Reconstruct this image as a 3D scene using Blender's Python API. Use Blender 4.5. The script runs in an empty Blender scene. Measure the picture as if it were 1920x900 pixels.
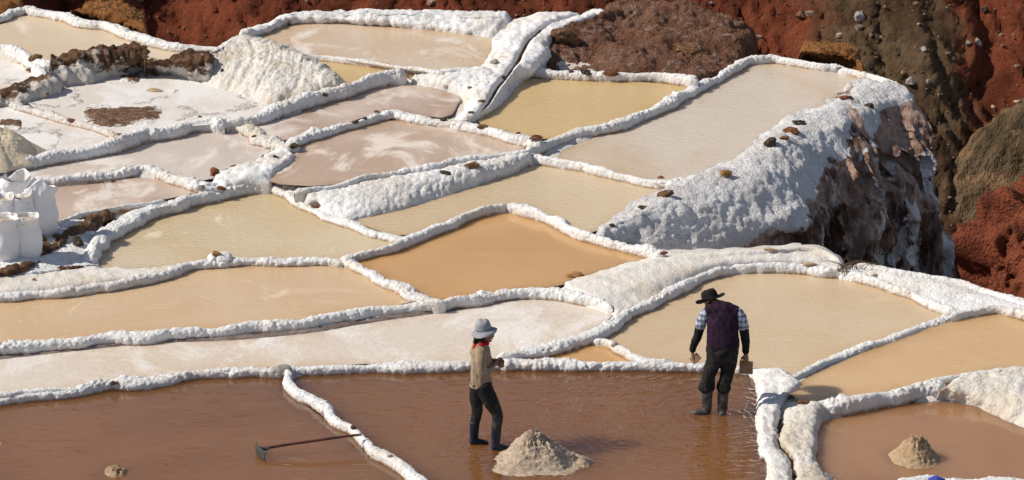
import bpy, bmesh, math, random
import numpy as np
from mathutils import Vector, Matrix, Quaternion

S = bpy.context.scene
COL = S.collection
R = math.radians

# ------------------------------------------------------------------ camera
F_PX, CX, CY = 5444.0, 960.0, 450.0          # focal length in photograph pixels
PITCH, CAM_H = R(18.5), 13.8
cam_data = bpy.data.cameras.new('camera')
cam_data.sensor_width = 36.0
cam_data.lens = 36.0 * F_PX / 1920.0
cam_data.clip_start, cam_data.clip_end = 1.0, 2000.0
cam = bpy.data.objects.new('camera', cam_data)
cam.location = (0, 0, CAM_H)
cam.rotation_euler = (math.pi / 2 - PITCH, 0, 0)
COL.objects.link(cam)
S.camera = cam

# ------------------------------------------------------------------ sky, sun, exposure
SUN_EL = R(41)
SUN_DIR = Vector((-0.99, -0.05, 0)).normalized() * math.cos(SUN_EL) + Vector((0, 0, math.sin(SUN_EL)))
W = bpy.data.worlds.new('World'); S.world = W; W.use_nodes = True
wn = W.node_tree.nodes; bg = wn['Background']
sky = wn.new('ShaderNodeTexSky'); sky.sky_type = 'NISHITA'; sky.sun_disc = False
sky.sun_elevation = SUN_EL; sky.sun_rotation = math.atan2(SUN_DIR.x, SUN_DIR.y)
sky.altitude = 3000; sky.dust_density = 1.5; sky.air_density = 1.0
hs_ = wn.new('ShaderNodeHueSaturation'); hs_.inputs['Saturation'].default_value = 0.68      # thin bright cloud veils the blue
W.node_tree.links.new(sky.outputs[0], hs_.inputs['Color']); W.node_tree.links.new(hs_.outputs[0], bg.inputs[0]); bg.inputs[1].default_value = 0.098
sl = bpy.data.lights.new('sun', 'SUN'); sl.energy = 4.4; sl.angle = R(0.6); sl.color = (1.0, 0.925, 0.81)
so = bpy.data.objects.new('sun', sl); COL.objects.link(so)
so.rotation_euler = (-SUN_DIR).to_track_quat('-Z', 'Y').to_euler(); so.location = SUN_DIR * 60
S.view_settings.view_transform = 'Standard'; S.view_settings.look = 'None'
S.view_settings.exposure = 0.13; S.view_settings.gamma = 1.0; S.view_settings.use_curve_mapping = False

# ------------------------------------------------------------------ geometry helpers
_f = Vector((0, math.cos(PITCH), -math.sin(PITCH))); _u = Vector((0, math.sin(PITCH), math.cos(PITCH)))
def ray(px, py):
    return (_f * F_PX + Vector((1, 0, 0)) * (px - CX) + _u * (CY - py)).normalized()
def P(px, py, z):
    """the point of the place at height z that the photograph shows at px, py"""
    d = ray(px, py); t = (z - CAM_H) / d.z
    return np.array((d.x * t, d.y * t, z))

def _hash(ix, iy, iz, s):
    h = (ix.astype(np.int64) * 374761393 + iy.astype(np.int64) * 668265263 + iz.astype(np.int64) * 2147483647 + s * 1274126177) & 0xFFFFFFFF
    h = ((h ^ (h >> 13)) * 1103515245) & 0xFFFFFFFF
    h = ((h ^ (h >> 16)) * 2654435761) & 0xFFFFFFFF
    return ((h ^ (h >> 15)) & 0xFFFFFF) / float(0xFFFFFF)
def vnoise(p, s=0):
    i = np.floor(p).astype(np.int64); f = p - i; f = f * f * f * (f * (f * 6 - 15) + 10); r = 0
    for dx in (0, 1):
        wx = f[:, 0] if dx else 1 - f[:, 0]
        for dy in (0, 1):
            wy = f[:, 1] if dy else 1 - f[:, 1]
            for dz in (0, 1):
                wz = f[:, 2] if dz else 1 - f[:, 2]
                r = r + wx * wy * wz * _hash(i[:, 0] + dx, i[:, 1] + dy, i[:, 2] + dz, s)
    return r * 2 - 1
def fbm(p, o=4, s=0, g=0.5):
    r = 0; a = 1.0
    for k in range(o):
        r = r + a * vnoise(p * 2 ** k + 17.3 * k, s + k); a *= g
    return r
def worley(p, s=0):
    i = np.floor(p).astype(np.int64); best = np.full(len(p), 9.0)
    for dx in (-1, 0, 1):
        for dy in (-1, 0, 1):
            for dz in (-1, 0, 1):
                c = [i[:, 0] + dx, i[:, 1] + dy, i[:, 2] + dz]
                d = 0
                for k in range(3):
                    d = d + (c[k] + 0.15 + 0.7 * _hash(*c, s + 7 * k + 1) - p[:, k]) ** 2
                best = np.minimum(best, d)
    return best                                   # squared distance
def lumps(p, size, s=0):
    return 0.5 - np.minimum(worley(p / size, s), 1.0)      # rounded bumps, cauliflower crust

def catmull(pts, step=None, n=None, closed=False):
    p = np.asarray(pts, float)
    if len(p) == 2 and not closed:
        t = np.linspace(0, 1, n or max(2, int(np.linalg.norm(p[1] - p[0]) / step) + 1))[:, None]
        return p[0] * (1 - t) + p[1] * t
    q = np.vstack([p[-1], p, p[0], p[1]]) if closed else np.vstack([2 * p[0] - p[1], p, 2 * p[-1] - p[-2]])
    out = []
    m = len(p) if closed else len(p) - 1
    tt = np.linspace(0, 1, 14, endpoint=False)[:, None]
    for k in range(m):
        a, b, c, d = q[k], q[k + 1], q[k + 2], q[k + 3]
        out.append(0.5 * (2 * b + (c - a) * tt + (2 * a - 5 * b + 4 * c - d) * tt ** 2 + (3 * b - a - 3 * c + d) * tt ** 3))
    out = np.vstack(out + [(p[:1] if closed else p[-1:])])
    L = np.concatenate([[0], np.cumsum(np.linalg.norm(np.diff(out[:, :3], axis=0), axis=1))])
    n = n or max(3, int(L[-1] / step) + 1)
    s = np.linspace(0, L[-1], n, endpoint=not closed)
    return np.stack([np.interp(s, L, out[:, k]) for k in range(out.shape[1])], 1)

def link(o, parent=None):
    COL.objects.link(o)
    if parent is not None: o.parent = parent
    return o
def tag(o, label=None, cat=None, group=None, kind=None):
    for k, v in (('label', label), ('category', cat), ('group', group), ('kind', kind)):
        if v: o[k] = v
    return o
def mesh_obj(name, verts, faces, mat, parent=None, smooth=True, recentre=True, attrs=None):
    v = np.asarray(verts, float)
    loc = np.zeros(3)
    if recentre and parent is None:
        loc = np.array([(v[:, 0].min() + v[:, 0].max()) / 2, (v[:, 1].min() + v[:, 1].max()) / 2, v[:, 2].min()])
        v = v - loc
    me = bpy.data.meshes.new(name)
    if isinstance(faces, np.ndarray) and faces.shape[1] == 4:
        me.vertices.add(len(v)); me.vertices.foreach_set('co', v.ravel())
        me.loops.add(faces.size); me.loops.foreach_set('vertex_index', faces.ravel().astype(np.int32))
        me.polygons.add(len(faces)); me.polygons.foreach_set('loop_start', np.arange(0, faces.size, 4, dtype=np.int32))
        me.polygons.foreach_set('loop_total', np.full(len(faces), 4, np.int32))
        me.update(calc_edges=True)
    else:
        me.from_pydata([tuple(x) for x in v], [], [tuple(int(k) for k in f) for f in faces])
    if smooth: me.polygons.foreach_set('use_smooth', np.ones(len(me.polygons), bool))
    for k, a in (attrs or {}).items():
        at = me.attributes.new(k, 'FLOAT', 'POINT'); at.data.foreach_set('value', np.asarray(a, np.float32))
    me.validate()
    if mat: me.materials.append(mat)
    o = bpy.data.objects.new(name, me); o.location = loc
    return link(o, parent)
def grid_faces(nu, nv, wrap=False):
    i = np.arange(nu - 1)[:, None]; j = np.arange(nv if wrap else nv - 1)[None, :]
    j2 = (j + 1) % nv
    return np.stack([i * nv + j, (i + 1) * nv + j, (i + 1) * nv + j2, i * nv + j2], -1).reshape(-1, 4)
def grid_normals(V):
    du = np.gradient(V, axis=0); dv = np.gradient(V, axis=1)
    n = np.cross(du, dv); n /= np.linalg.norm(n, axis=2, keepdims=True) + 1e-9
    return n

# ------------------------------------------------------------------ materials
class NT:
    def __init__(s, name):
        s.m = bpy.data.materials.new(name); s.m.use_nodes = True
        s.t = s.m.node_tree; s.b = s.t.nodes['Principled BSDF']
        s.pos = s.t.nodes.new('ShaderNodeNewGeometry').outputs['Position']
    def n(s, kind, **kw):
        x = s.t.nodes.new('ShaderNode' + kind)
        for k, v in kw.items(): setattr(x, k, v)
        return x
    def l(s, a, b): s.t.links.new(a, b)
    def mapv(s, scale, loc=(0, 0, 0), rot=(0, 0, 0), src=None):
        x = s.n('Mapping'); x.inputs['Scale'].default_value = scale; x.inputs['Location'].default_value = loc
        x.inputs['Rotation'].default_value = rot; s.l(src or s.pos, x.inputs['Vector']); return x.outputs[0]
    def noise(s, scale, detail=4, rough=0.55, src=None, dist=0.0):
        x = s.n('TexNoise'); x.inputs['Scale'].default_value = scale; x.inputs['Detail'].default_value = detail
        x.inputs['Roughness'].default_value = rough; x.inputs['Distortion'].default_value = dist
        s.l(src or s.pos, x.inputs['Vector']); return x.outputs['Fac']
    def vor(s, scale, feature='F1', src=None):
        x = s.n('TexVoronoi', feature=feature); x.inputs['Scale'].default_value = scale
        s.l(src or s.pos, x.inputs['Vector']); return x.outputs['Distance']
    def mr(s, v, a, b, c=0.0, d=1.0, smooth=True):
        x = s.n('MapRange'); x.interpolation_type = 'SMOOTHSTEP' if smooth else 'LINEAR'
        for k, q in zip(('From Min', 'From Max', 'To Min', 'To Max'), (a, b, c, d)): x.inputs[k].default_value = q
        s.l(v, x.inputs['Value']); return x.outputs[0]
    def mix(s, f, a, b):
        x = s.n('Mix', data_type='RGBA')
        if hasattr(f, 'links'): s.l(f, x.inputs[0])
        else: x.inputs[0].default_value = f
        for q, k in ((a, 6), (b, 7)):
            if hasattr(q, 'links'): s.l(q, x.inputs[k])
            else: x.inputs[k].default_value = (*q, 1)
        return x.outputs[2]
    def math(s, op, a, b=0.0, c=None):
        x = s.n('Math', operation=op)
        for k, q in enumerate((a, b) if c is None else (a, b, c)):
            if hasattr(q, 'links'): s.l(q, x.inputs[k])
            else: x.inputs[k].default_value = q
        return x.outputs[0]
    def attr(s, name):
        x = s.n('Attribute'); x.attribute_name = name; return x.outputs['Fac']
    def bump(s, h, dist, strength=1.0, prev=None):
        x = s.n('Bump'); x.inputs['Distance'].default_value = dist; x.inputs['Strength'].default_value = strength
        s.l(h, x.inputs['Height'])
        if prev is not None: s.l(prev, x.inputs['Normal'])
        return x.outputs[0]
    def done(s, col, rough=0.8, normal=None, spec=None):
        for q, k in ((col, 'Base Color'), (rough, 'Roughness')):
            if hasattr(q, 'links'): s.l(q, s.b.inputs[k])
            else: s.b.inputs[k].default_value = (*q, 1) if k == 'Base Color' else q
        if normal is not None: s.l(normal, s.b.inputs['Normal'])
        if spec is not None: s.b.inputs['Specular IOR Level'].default_value = spec
        return s.m

def m_salt(name, a=(.84, .83, .825), b=(.76, .72, .67), dirt=(.20, .115, .07), dirt_lo=.63, dirt_hi=.78, grain=1.0, rim=True):
    t = NT(name)
    c = t.mix(t.mr(t.noise(1.3, 5), .42, .68), a, b)
    c = t.mix(t.mr(t.noise(2.6, 6, .65), dirt_lo, dirt_hi), c, dirt)
    c = t.mix(t.mr(t.noise(7, 6, .7), .56, .74, 0, .45), c, (.52, .45, .39))
    c = t.mix(t.mr(t.noise(24, 3, .6), .62, .78, 0, .35), c, (.42, .33, .26))
    if rim:                                      # rusty water line left by the brine, noise-broken
        w = t.math('MULTIPLY', t.attr('foot'), t.mr(t.noise(9, 3), .25, .52))
        c = t.mix(w, c, (.34, .185, .075))
    h = t.math('ADD', t.math('MULTIPLY', t.vor(24, 'SMOOTH_F1'), -0.9), t.math('MULTIPLY', t.noise(46, 5, .75), 1.1))
    n = t.bump(h, .021 * grain, 1.0)
    return t.done(c, .82, n, .25)

M = {}
M['salt'] = m_salt('salt_crust')
M['salt_cream'] = m_salt('salt_cream', (.76, .72, .66), (.66, .57, .46), dirt_lo=.68, dirt_hi=.85)
M['salt_dirty'] = m_salt('salt_dirty', (.72, .69, .66), (.58, .51, .44), dirt_lo=.55, dirt_hi=.70)
M['salt_flat'] = m_salt('salt_flat', (.74, .70, .655), (.68, .60, .50), dirt_lo=.72, dirt_hi=.9, grain=.5)

def m_pond(name, deep, pale, crust=None, crust_lo=.55, crust_hi=.7, rough=.12, ripple=.5, wave=1.0, rings=None, dashes=0.0, patch=.9, spec=.5, crackle=0.0, turbid=.10, ior=1.42):
    t = NT(name)
    big = t.noise(.45, 5, .55, t.mapv((1, .7, 1), (deep[0] * 90, pale[1] * 70, 0)), .4)
    col = t.mix(t.mr(big, .35, .66, 0, patch), deep, pale)
    fine = t.noise(28, 4, .7, t.mapv((1, .45, 1)))
    col = t.mix(t.mr(fine, .45, .75, 0, .22), col, tuple(min(1, x * 1.25 + .03) for x in pale))
    em = t.math('MULTIPLY', t.math('POWER', t.attr('edge'), 1.3), t.mr(t.noise(1.6, 5, .65), .30, .62))      # silty shallow margin, with the walls' warm reflection painted into the tint
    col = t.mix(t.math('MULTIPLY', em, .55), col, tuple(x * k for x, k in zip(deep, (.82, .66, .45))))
    ws = t.mr(t.noise(1.1, 7, .7, t.mapv((.6, 1.5, 1), (3, pale[0] * 40, 0)), .8), .56, .72, 0, .5)            # drifts of paler silt
    col = t.mix(ws, col, tuple(min(.85, x * 1.10 + .02) for x in pale))
    rr = rough
    nrm = None
    if crust:
        cm = t.mr(t.noise(.95, 9, .68, t.mapv((1, .6, 1), (pale[2] * 50, deep[1] * 30, 0)), .6), crust_lo, crust_hi)
        col = t.mix(cm, col, crust)
        rr = t.math('ADD', t.math('MULTIPLY', cm, .6), rough)
        nrm = t.bump(t.math('MULTIPLY', cm, t.noise(40, 4, .7)), .02, .5)
    if crackle:
        nz = t.n('TexNoise'); nz.inputs['Scale'].default_value = 2.2; nz.inputs['Detail'].default_value = 6; nz.inputs['Roughness'].default_value = .7; t.l(t.pos, nz.inputs['Vector'])
        va = t.n('VectorMath', operation='MULTIPLY_ADD'); t.l(nz.outputs['Color'], va.inputs[0]); va.inputs[1].default_value = (1.1, 1.1, 0); t.l(t.pos, va.inputs[2])
        e = t.vor(1.0, 'DISTANCE_TO_EDGE', t.mapv((1, .7, 1), src=va.outputs[0]))
        ln = t.math('MULTIPLY', t.mr(e, .006, .045, 1, 0), t.mr(t.noise(.9, 2), .50, .6))
        nrm = t.bump(ln, .05 * crackle, .8, nrm)
        col = t.mix(t.math('MULTIPLY', ln, .4), col, (.62, .57, .53))
    if ripple:
        h = t.noise(9, 3, .5, t.mapv((1, 2.1, 1), rot=(0, 0, .12)), .3)
        nrm = t.bump(h, .010 * ripple * wave, .6, nrm)
        h2 = t.noise(38, 2, .6, t.mapv((1, 2.4, 1), rot=(0, 0, -.1)))
        nrm = t.bump(h2, .004 * ripple, .6, nrm)
    if dashes:
        d = t.mr(t.noise(3.4, 2, .5, t.mapv((1, 4.6, 1), rot=(0, 0, -.10)), .35), .60, .68)
        gate = t.mr(t.noise(.8, 3, .6), .36, .60)
        nrm = t.bump(t.math('MULTIPLY', d, gate), .02 * dashes, .8, nrm)
    if rings is not None:
        for (cx, cy, rad, amp) in rings:
            v = t.n('VectorMath', operation='SUBTRACT'); v.inputs[1].default_value = (cx, cy, 0); t.l(t.pos, v.inputs[0])
            ln = t.n('VectorMath', operation='LENGTH'); t.l(v.outputs[0], ln.inputs[0]); ln = ln.outputs['Value']
            ph = t.math('ADD', t.math('MULTIPLY', ln, 46.0), t.math('MULTIPLY', t.noise(2.2, 3), 24.0))
            s = t.math('POWER', t.math('MULTIPLY_ADD', t.math('SINE', ph), .5, .5), 3.0)
            s = t.math('MULTIPLY', s, t.mr(ln, .15, rad, 1, 0))
            s = t.math('MULTIPLY', s, t.mr(t.noise(5, 2), .40, .62))
            nrm = t.bump(s, .016 * amp, .8, nrm)
    m = t.done(col, rr, nrm, spec)
    t.b.inputs['IOR'].default_value = ior
    if turbid and not crackle:                     # light wanders sideways in the muddy brine
        t.b.subsurface_method = 'BURLEY'
        t.b.inputs['Subsurface Weight'].default_value = 1.0
        t.b.inputs['Subsurface Radius'].default_value = (1.0, .75, .5)
        t.b.inputs['Subsurface Scale'].default_value = turbid
    return m

def m_earth(name, cols, scale=1.0, speck=(.55, .48, .40), speck_lo=.66, bump=.05, stretch=(1, 1, 1), rough=.95):
    t = NT(name); src = t.mapv(stretch)
    c = t.mix(t.mr(t.noise(1.1 * scale, 6, .65, src, .3), .36, .64), cols[0], cols[1])
    if len(cols) > 2: c = t.mix(t.mr(t.noise(2.7 * scale, 5, .65, src), .52, .70), c, cols[2])
    c = t.mix(t.mr(t.noise(17 * scale, 4, .7), speck_lo, speck_lo + .12), c, speck)
    h = t.math('ADD', t.noise(9 * scale, 6, .72, src), t.math('MULTIPLY', t.vor(22 * scale, 'F1', src), .4))
    n = t.bump(h, bump, 1.0)
    return t.done(c, rough, n, .15)
M['earth_brown'] = m_earth('earth_brown', [(.16, .072, .042), (.24, .125, .080), (.36, .25, .20)], 1.3, (.46, .37, .32), .60, .10, (1, 1, 1.6))
M['earth_dark'] = m_earth('earth_dark', [(.045, .024, .014), (.12, .06, .03), (.07, .035, .02)], 1.6, (.40, .33, .28), .66)
M['dry_turf'] = m_earth('dry_turf', [(.26, .105, .035), (.36, .16, .055), (.15, .06, .028)], 2.2, (.44, .24, .10), .6)
M['silt'] = m_earth('silt', [(.19, .145, .125), (.30, .235, .205), (.14, .10, .085)], 1.5, (.5, .44, .4), .6, .02, (1, 3, 1), .7)
M['mud_wet'] = m_earth('mud_wet', [(.085, .04, .02), (.15, .075, .035), (.05, .025, .015)], 2.0, (.3, .2, .13), .68, .03, (1, 1, 1), .55)

def m_rock(name, a, b):
    t = NT(name)
    c = t.mix(t.mr(t.noise(14, 5, .65), .38, .64), a, b)
    up = t.n('NewGeometry'); sx = t.n('SeparateXYZ'); t.l(up.outputs['Normal'], sx.inputs[0])
    c = t.mix(t.mr(t.noise(26, 4, .6), .60, .72, 0, .8), c, (.60, .55, .50))
    n = t.bump(t.noise(40, 6, .7), .02, .9)
    return t.done(c, .9, n, .2)
M['rock_dark'] = m_rock('rock_dark', (.035, .026, .018), (.095, .065, .042))
M['rock_brown'] = m_rock('rock_brown', (.09, .045, .022), (.19, .10, .05))
M['rock_red'] = m_rock('rock_red', (.13, .045, .022), (.26, .10, .05))
M['rock_olive'] = m_rock('rock_olive', (.085, .072, .03), (.17, .14, .07))
M['rock_orange'] = m_rock('rock_orange', (.26, .12, .04), (.38, .20, .085))
M['rock_tan'] = m_rock('rock_tan', (.42, .29, .19), (.55, .42, .30))
M['rock_grey'] = m_rock('rock_grey', (.27, .235, .21), (.42, .38, .345))

# ------------------------------------------------------------------ the levels of the ponds (metres above the front pond)
Z = dict(front=0.0, corner=0.0, long=.07, fan=.08, nook=.07, right=.16, beige=.19, orange=.20, bank=.26, mid=.31, pink=.40,
         terrace=.42, blush=.50, ash=.50, gold=.53, rose=.58, crust=.66, shelf=.62, pan=.76, sliver=.76, top=.84, upper=.98)
ZS = .86
Z = {k: v * ZS for k, v in Z.items()}

# ------------------------------------------------------------------ builders
POND_POLYS = []
def offset_poly(p, d):
    q = np.roll(p, -1, 0) - np.roll(p, 1, 0); q /= np.linalg.norm(q, axis=1, keepdims=True) + 1e-9
    area = 0.5 * np.sum(p[:, 0] * np.roll(p[:, 1], -1) - np.roll(p[:, 0], -1) * p[:, 1])
    nrm = np.stack([q[:, 1], -q[:, 0]], 1) * (1 if area > 0 else -1)
    return p + nrm * d
def pond(label, pts, z, mat, grow=.08, cat='salt pond'):
    w = np.array([P(x, y, z)[:2] for x, y in pts])
    w = catmull(w, step=.22, closed=True)
    w = offset_poly(w, grow)
    POND_POLYS.append((w, z))
    from mathutils.geometry import tessellate_polygon
    inner = offset_poly(w, -(grow + .30))
    for _ in range(6):                              # margin strip round the water; eased where the outline is tight
        d = inner - w; d = (np.roll(d, 1, 0) + 2 * d + np.roll(d, -1, 0)) / 4
        inner = w + d
    def crosses(q):
        n_ = len(q); A = q; B = np.roll(q, -1, 0)
        def orient(a, b_, c): return (b_[..., 0] - a[..., 0]) * (c[..., 1] - a[..., 1]) - (b_[..., 1] - a[..., 1]) * (c[..., 0] - a[..., 0])
        for k in range(n_):
            js = np.array([m for m in range(n_) if m not in (k, (k + 1) % n_, (k - 1) % n_)])
            if len(js) == 0: continue
            a, b_ = A[k][None], B[k][None]
            if np.any((orient(a, b_, A[js]) * orient(a, b_, B[js]) < 0) & (orient(A[js], B[js], a) * orient(A[js], B[js], b_) < 0)): return True
        return False
    n_ = len(w); e1 = np.roll(w, -1, 0) - w; e2 = np.roll(inner, -1, 0) - inner
    ok = not crosses(inner) and np.all(np.sum(e1 * e2, axis=1) > 0)
    loop = inner if ok else w
    vs = [Vector((a, b_, z)) for a, b_ in loop]
    fs = []
    for t in tessellate_polygon([vs]):
        a, b_, c = (vs[k] for k in t)
        fs.append(t if (b_ - a).cross(c - a).z > 0 else (t[0], t[2], t[1]))
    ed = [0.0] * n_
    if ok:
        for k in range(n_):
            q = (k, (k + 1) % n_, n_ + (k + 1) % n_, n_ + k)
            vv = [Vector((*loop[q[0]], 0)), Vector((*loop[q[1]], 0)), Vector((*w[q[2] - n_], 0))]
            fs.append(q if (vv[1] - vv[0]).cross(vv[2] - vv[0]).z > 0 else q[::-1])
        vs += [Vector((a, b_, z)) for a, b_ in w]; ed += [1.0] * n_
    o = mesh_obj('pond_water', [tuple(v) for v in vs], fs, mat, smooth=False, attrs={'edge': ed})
    return tag(o, label, cat, 'brine filled evaporation ponds', 'structure')

def wall(label, pts, zb, za=None, w=.26, h=None, mat='salt', rough=1.0, taper=True, name='salt_wall', ws=None, group='salt crusted walls between the ponds', cat='salt wall', double=0.0):
    """a crusted salt wall along the line the photograph shows; zb the lower pond, za the higher one"""
    zb = zb if isinstance(zb, tuple) else (zb, zb)
    za = za if isinstance(za, tuple) else ((za, za) if za is not None else None)
    seed = abs(hash(round(pts[0][0] * 3.1 + pts[-1][1] * 7.7))) % 9973
    n0 = len(pts)
    tt = np.linspace(0, 1, n0)
    zz = zb[0] + (zb[1] - zb[0]) * tt
    if h is not None: hh = np.full(n0, h * .76)
    else: hh = (za[0] + (za[1] - za[0]) * tt) - zz + .036
    wpt = np.array([np.append(P(x, y, zz[k] + hh[k] * .5), (hh[k], zz[k], (ws[k] if ws else w) * .60)) for k, (x, y) in enumerate(pts)])
    c = catmull(wpt, step=.0175)
    xy, hh, zz, wd = c[:, :2], c[:, 3], c[:, 4], c[:, 5]
    n = len(c)
    T = np.gradient(xy, axis=0); T /= np.linalg.norm(T, axis=1, keepdims=True) + 1e-9
    Nn = np.stack([-T[:, 1], T[:, 0]], 1)
    L = np.concatenate([[0], np.cumsum(np.linalg.norm(np.diff(xy, axis=0), axis=1))])
    lp = np.stack([L * 1.0, np.full(n, seed * .37), np.zeros(n)], 1)
    wd = wd * (1 + .34 * fbm(lp * 1.1, 4, 3)); hh = hh * (1 + .20 * fbm(lp * 1.6 + 5, 4, 4))
    xy = xy + Nn * (.045 * fbm(lp * 1.7 + 9, 3, 5))[:, None]
    e = np.ones(n)
    if taper:
        e = np.clip(np.minimum(L, L[-1] - L) / .10, 0.03, 1) ** .5
        wd = wd * e
        hh = hh * (.35 + .65 * e)
    per = float(np.median(wd)) + 2 * float(np.median(hh)) + .16
    m = int(np.clip(per / .019, 16, 60))
    th = np.linspace(0, math.pi, m)
    ex = np.sign(np.cos(th)) * np.abs(np.cos(th)) ** .75; ez = np.abs(np.sin(th)) ** .46
    if double: ez = ez * (1 - double * np.exp(-((np.cos(th) - .1) / .28) ** 2))
    prof_x = np.concatenate([[1.0], ex, [-1.0]]); prof_z = np.concatenate([[-.001], ez, [-.001]])
    mm = m + 2
    V = np.zeros((n, mm, 3))
    sl_ = 1 + .42 * fbm(lp * 2.6 + 31, 5, 11); sr_ = 1 + .42 * fbm(lp * 2.6 + 77, 5, 12)
    side = np.where(prof_x[None, :] > 0, sl_[:, None], sr_[:, None])
    V[:, :, :2] = xy[:, None, :] + Nn[:, None, :] * (prof_x[None, :, None] * side[:, :, None] * wd[:, None, None] * .5)
    V[:, :, 2] = zz[:, None] + hh[:, None] * prof_z[None, :]
    V[:, 0, 2] -= .12; V[:, -1, 2] -= .12
    nr = -grid_normals(V)
    if nr[:, mm // 2, 2].mean() < 0: nr = -nr
    f = V.reshape(-1, 3); k = .5 + .5 * np.clip((f[:, 2] - np.repeat(zz, mm)) / .05, 0, 1)
    d = .030 * lumps(f, .10, seed) + .026 * lumps(f, .050, seed + 5) + .016 * lumps(f, .030, seed + 6) + .018 * fbm(f * 4, 3, seed) + .006 * fbm(f * 26, 2, seed)
    d = d * rough * k * np.clip(np.repeat(wd, mm) / .17, .45, 1.15) * np.clip(.95 + .75 * fbm(f * 1.9 + 3, 3, seed + 8), .35, 1.7)
    f = f + nr.reshape(-1, 3) * d[:, None]
    foot = np.clip(1 - (f[:, 2] - np.repeat(zz, mm)) / .042, 0, 1) ** 1.1 * np.repeat(np.clip(np.minimum(L, L[-1] - L) / .25 - .4, 0, 1), mm)
    V = f.reshape(n, mm, 3)
    fac = grid_faces(n, mm)
    if -1 in (np.sign(np.cross(V[1, mm // 2] - V[0, mm // 2], V[0, mm // 2 + 1] - V[0, mm // 2])[2]),):
        fac = fac[:, ::-1].copy()
    o = mesh_obj(name, f, fac, M[mat], attrs={'foot': foot})
    return tag(o, label, cat, group, 'thing')

def bank(name, label, rows, mat, step=.035, disp=1.0, big=.0, cat=None, group=None, kind=None, skirt=.35, lump=(.14, .06), attr=None, runnel=0.0, extra=None, seed=1, post=None, taper=None):
    """a body lofted through lines of points; closed below by a skirt so that it has depth from every side"""
    W_ = [np.array([P(x, y, z * ZS if z > 0 else z) for x, y, z in r]) for r in rows]
    if extra is not None: W_ = [np.vstack([r, r[-1] + np.array(extra)]) for r in W_]
    length = max(np.sum(np.linalg.norm(np.diff(r, axis=0), axis=1)) for r in W_)
    nu = max(8, int(length / step))
    Rw = np.array([catmull(r, n=nu) for r in W_])                # rows, nu, 3
    width = np.mean(np.sum(np.linalg.norm(np.diff(Rw, axis=0), axis=2), axis=0))
    nv = max(6, int(width / step))
    V = np.array([catmull(Rw[:, k], n=nv) for k in range(nu)])   # nu, nv, 3
    U, T = np.meshgrid(np.linspace(0, 1, nu), np.linspace(0, 1, nv), indexing='ij')
    nr = grid_normals(V)
    if nr[..., 2].mean() < 0: nr = -nr
    f = V.reshape(-1, 3)
    d = .05 * lumps(f, lump[0], seed) + .028 * lumps(f, lump[1], seed + 3) + .02 * fbm(f * 5, 4, seed)
    if runnel: d = d + runnel * fbm(np.stack([U.ravel() * length * 7, T.ravel() * 1.4, np.zeros(f.shape[0])], 1), 4, seed + 9)
    if big: d = d + big * fbm(f * 1.5, 5, seed + 20)
    f = f + nr.reshape(-1, 3) * (d * disp)[:, None]
    if post is not None: f = post(f, U.ravel(), T.ravel())
    taper = (.22 if kind is None else 0) if taper is None else taper
    if taper:
        e = np.minimum(U.ravel(), 1 - U.ravel()) * length; f[:, 2] -= taper * np.clip(1 - e / .16, 0, 1) ** 2
    V = f.reshape(nu, nv, 3)
    fac = grid_faces(nu, nv)
    nz = np.cross(V[1, 0] - V[0, 0], V[0, 1] - V[0, 0])
    flip = np.mean(np.cross(V[1:, :-1] - V[:-1, :-1], V[:-1, 1:] - V[:-1, :-1])[..., 2]) < 0
    # skirt
    ring = [(i, 0) for i in range(nu)] + [(nu - 1, j) for j in range(1, nv)] + [(i, nv - 1) for i in range(nu - 2, -1, -1)] + [(0, j) for j in range(nv - 2, 0, -1)]
    idx = np.array([i * nv + j for i, j in ring])
    low = f[idx].copy(); low[:, 2] -= skirt
    base = len(f); k = np.arange(len(idx)); k2 = (k + 1) % len(idx)
    sk = np.stack([idx[k2], idx[k], base + k, base + k2], 1)
    fac = np.vstack([fac, sk])
    if flip: fac = fac[:, ::-1].copy()
    a = {'foot': np.zeros(base + len(idx))}
    if attr is not None:
        av = attr(U.ravel(), T.ravel(), f); a['mask'] = np.concatenate([av, av[idx]])
    o = mesh_obj(name, np.vstack([f, low]), fac, M[mat] if isinstance(mat, str) else mat, attrs=a)
    return tag(o, label, cat, group, kind or 'thing')

# ================================================================== THE PONDS
MAN = P(1340, 776, 0); WOM = P(920, 838, 0)
pw = {}
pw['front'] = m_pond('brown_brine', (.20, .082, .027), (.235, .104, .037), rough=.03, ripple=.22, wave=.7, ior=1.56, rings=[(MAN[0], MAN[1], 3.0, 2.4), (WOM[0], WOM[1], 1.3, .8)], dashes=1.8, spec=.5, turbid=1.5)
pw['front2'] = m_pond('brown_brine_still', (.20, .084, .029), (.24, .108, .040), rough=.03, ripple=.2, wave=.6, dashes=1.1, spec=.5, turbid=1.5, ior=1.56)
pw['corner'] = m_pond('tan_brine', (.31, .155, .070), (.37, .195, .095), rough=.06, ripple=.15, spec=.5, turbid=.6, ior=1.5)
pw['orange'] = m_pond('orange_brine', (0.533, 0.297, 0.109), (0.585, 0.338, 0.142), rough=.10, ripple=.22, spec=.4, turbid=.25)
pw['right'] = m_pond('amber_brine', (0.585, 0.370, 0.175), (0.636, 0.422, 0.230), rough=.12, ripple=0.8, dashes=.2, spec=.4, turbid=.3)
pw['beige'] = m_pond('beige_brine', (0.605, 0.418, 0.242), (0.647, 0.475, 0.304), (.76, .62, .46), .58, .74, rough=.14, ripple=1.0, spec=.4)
pw['fan'] = m_pond('sand_brine', (0.588, 0.435, 0.267), (0.638, 0.496, 0.331), rough=.12, ripple=1.3, spec=.4)
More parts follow.
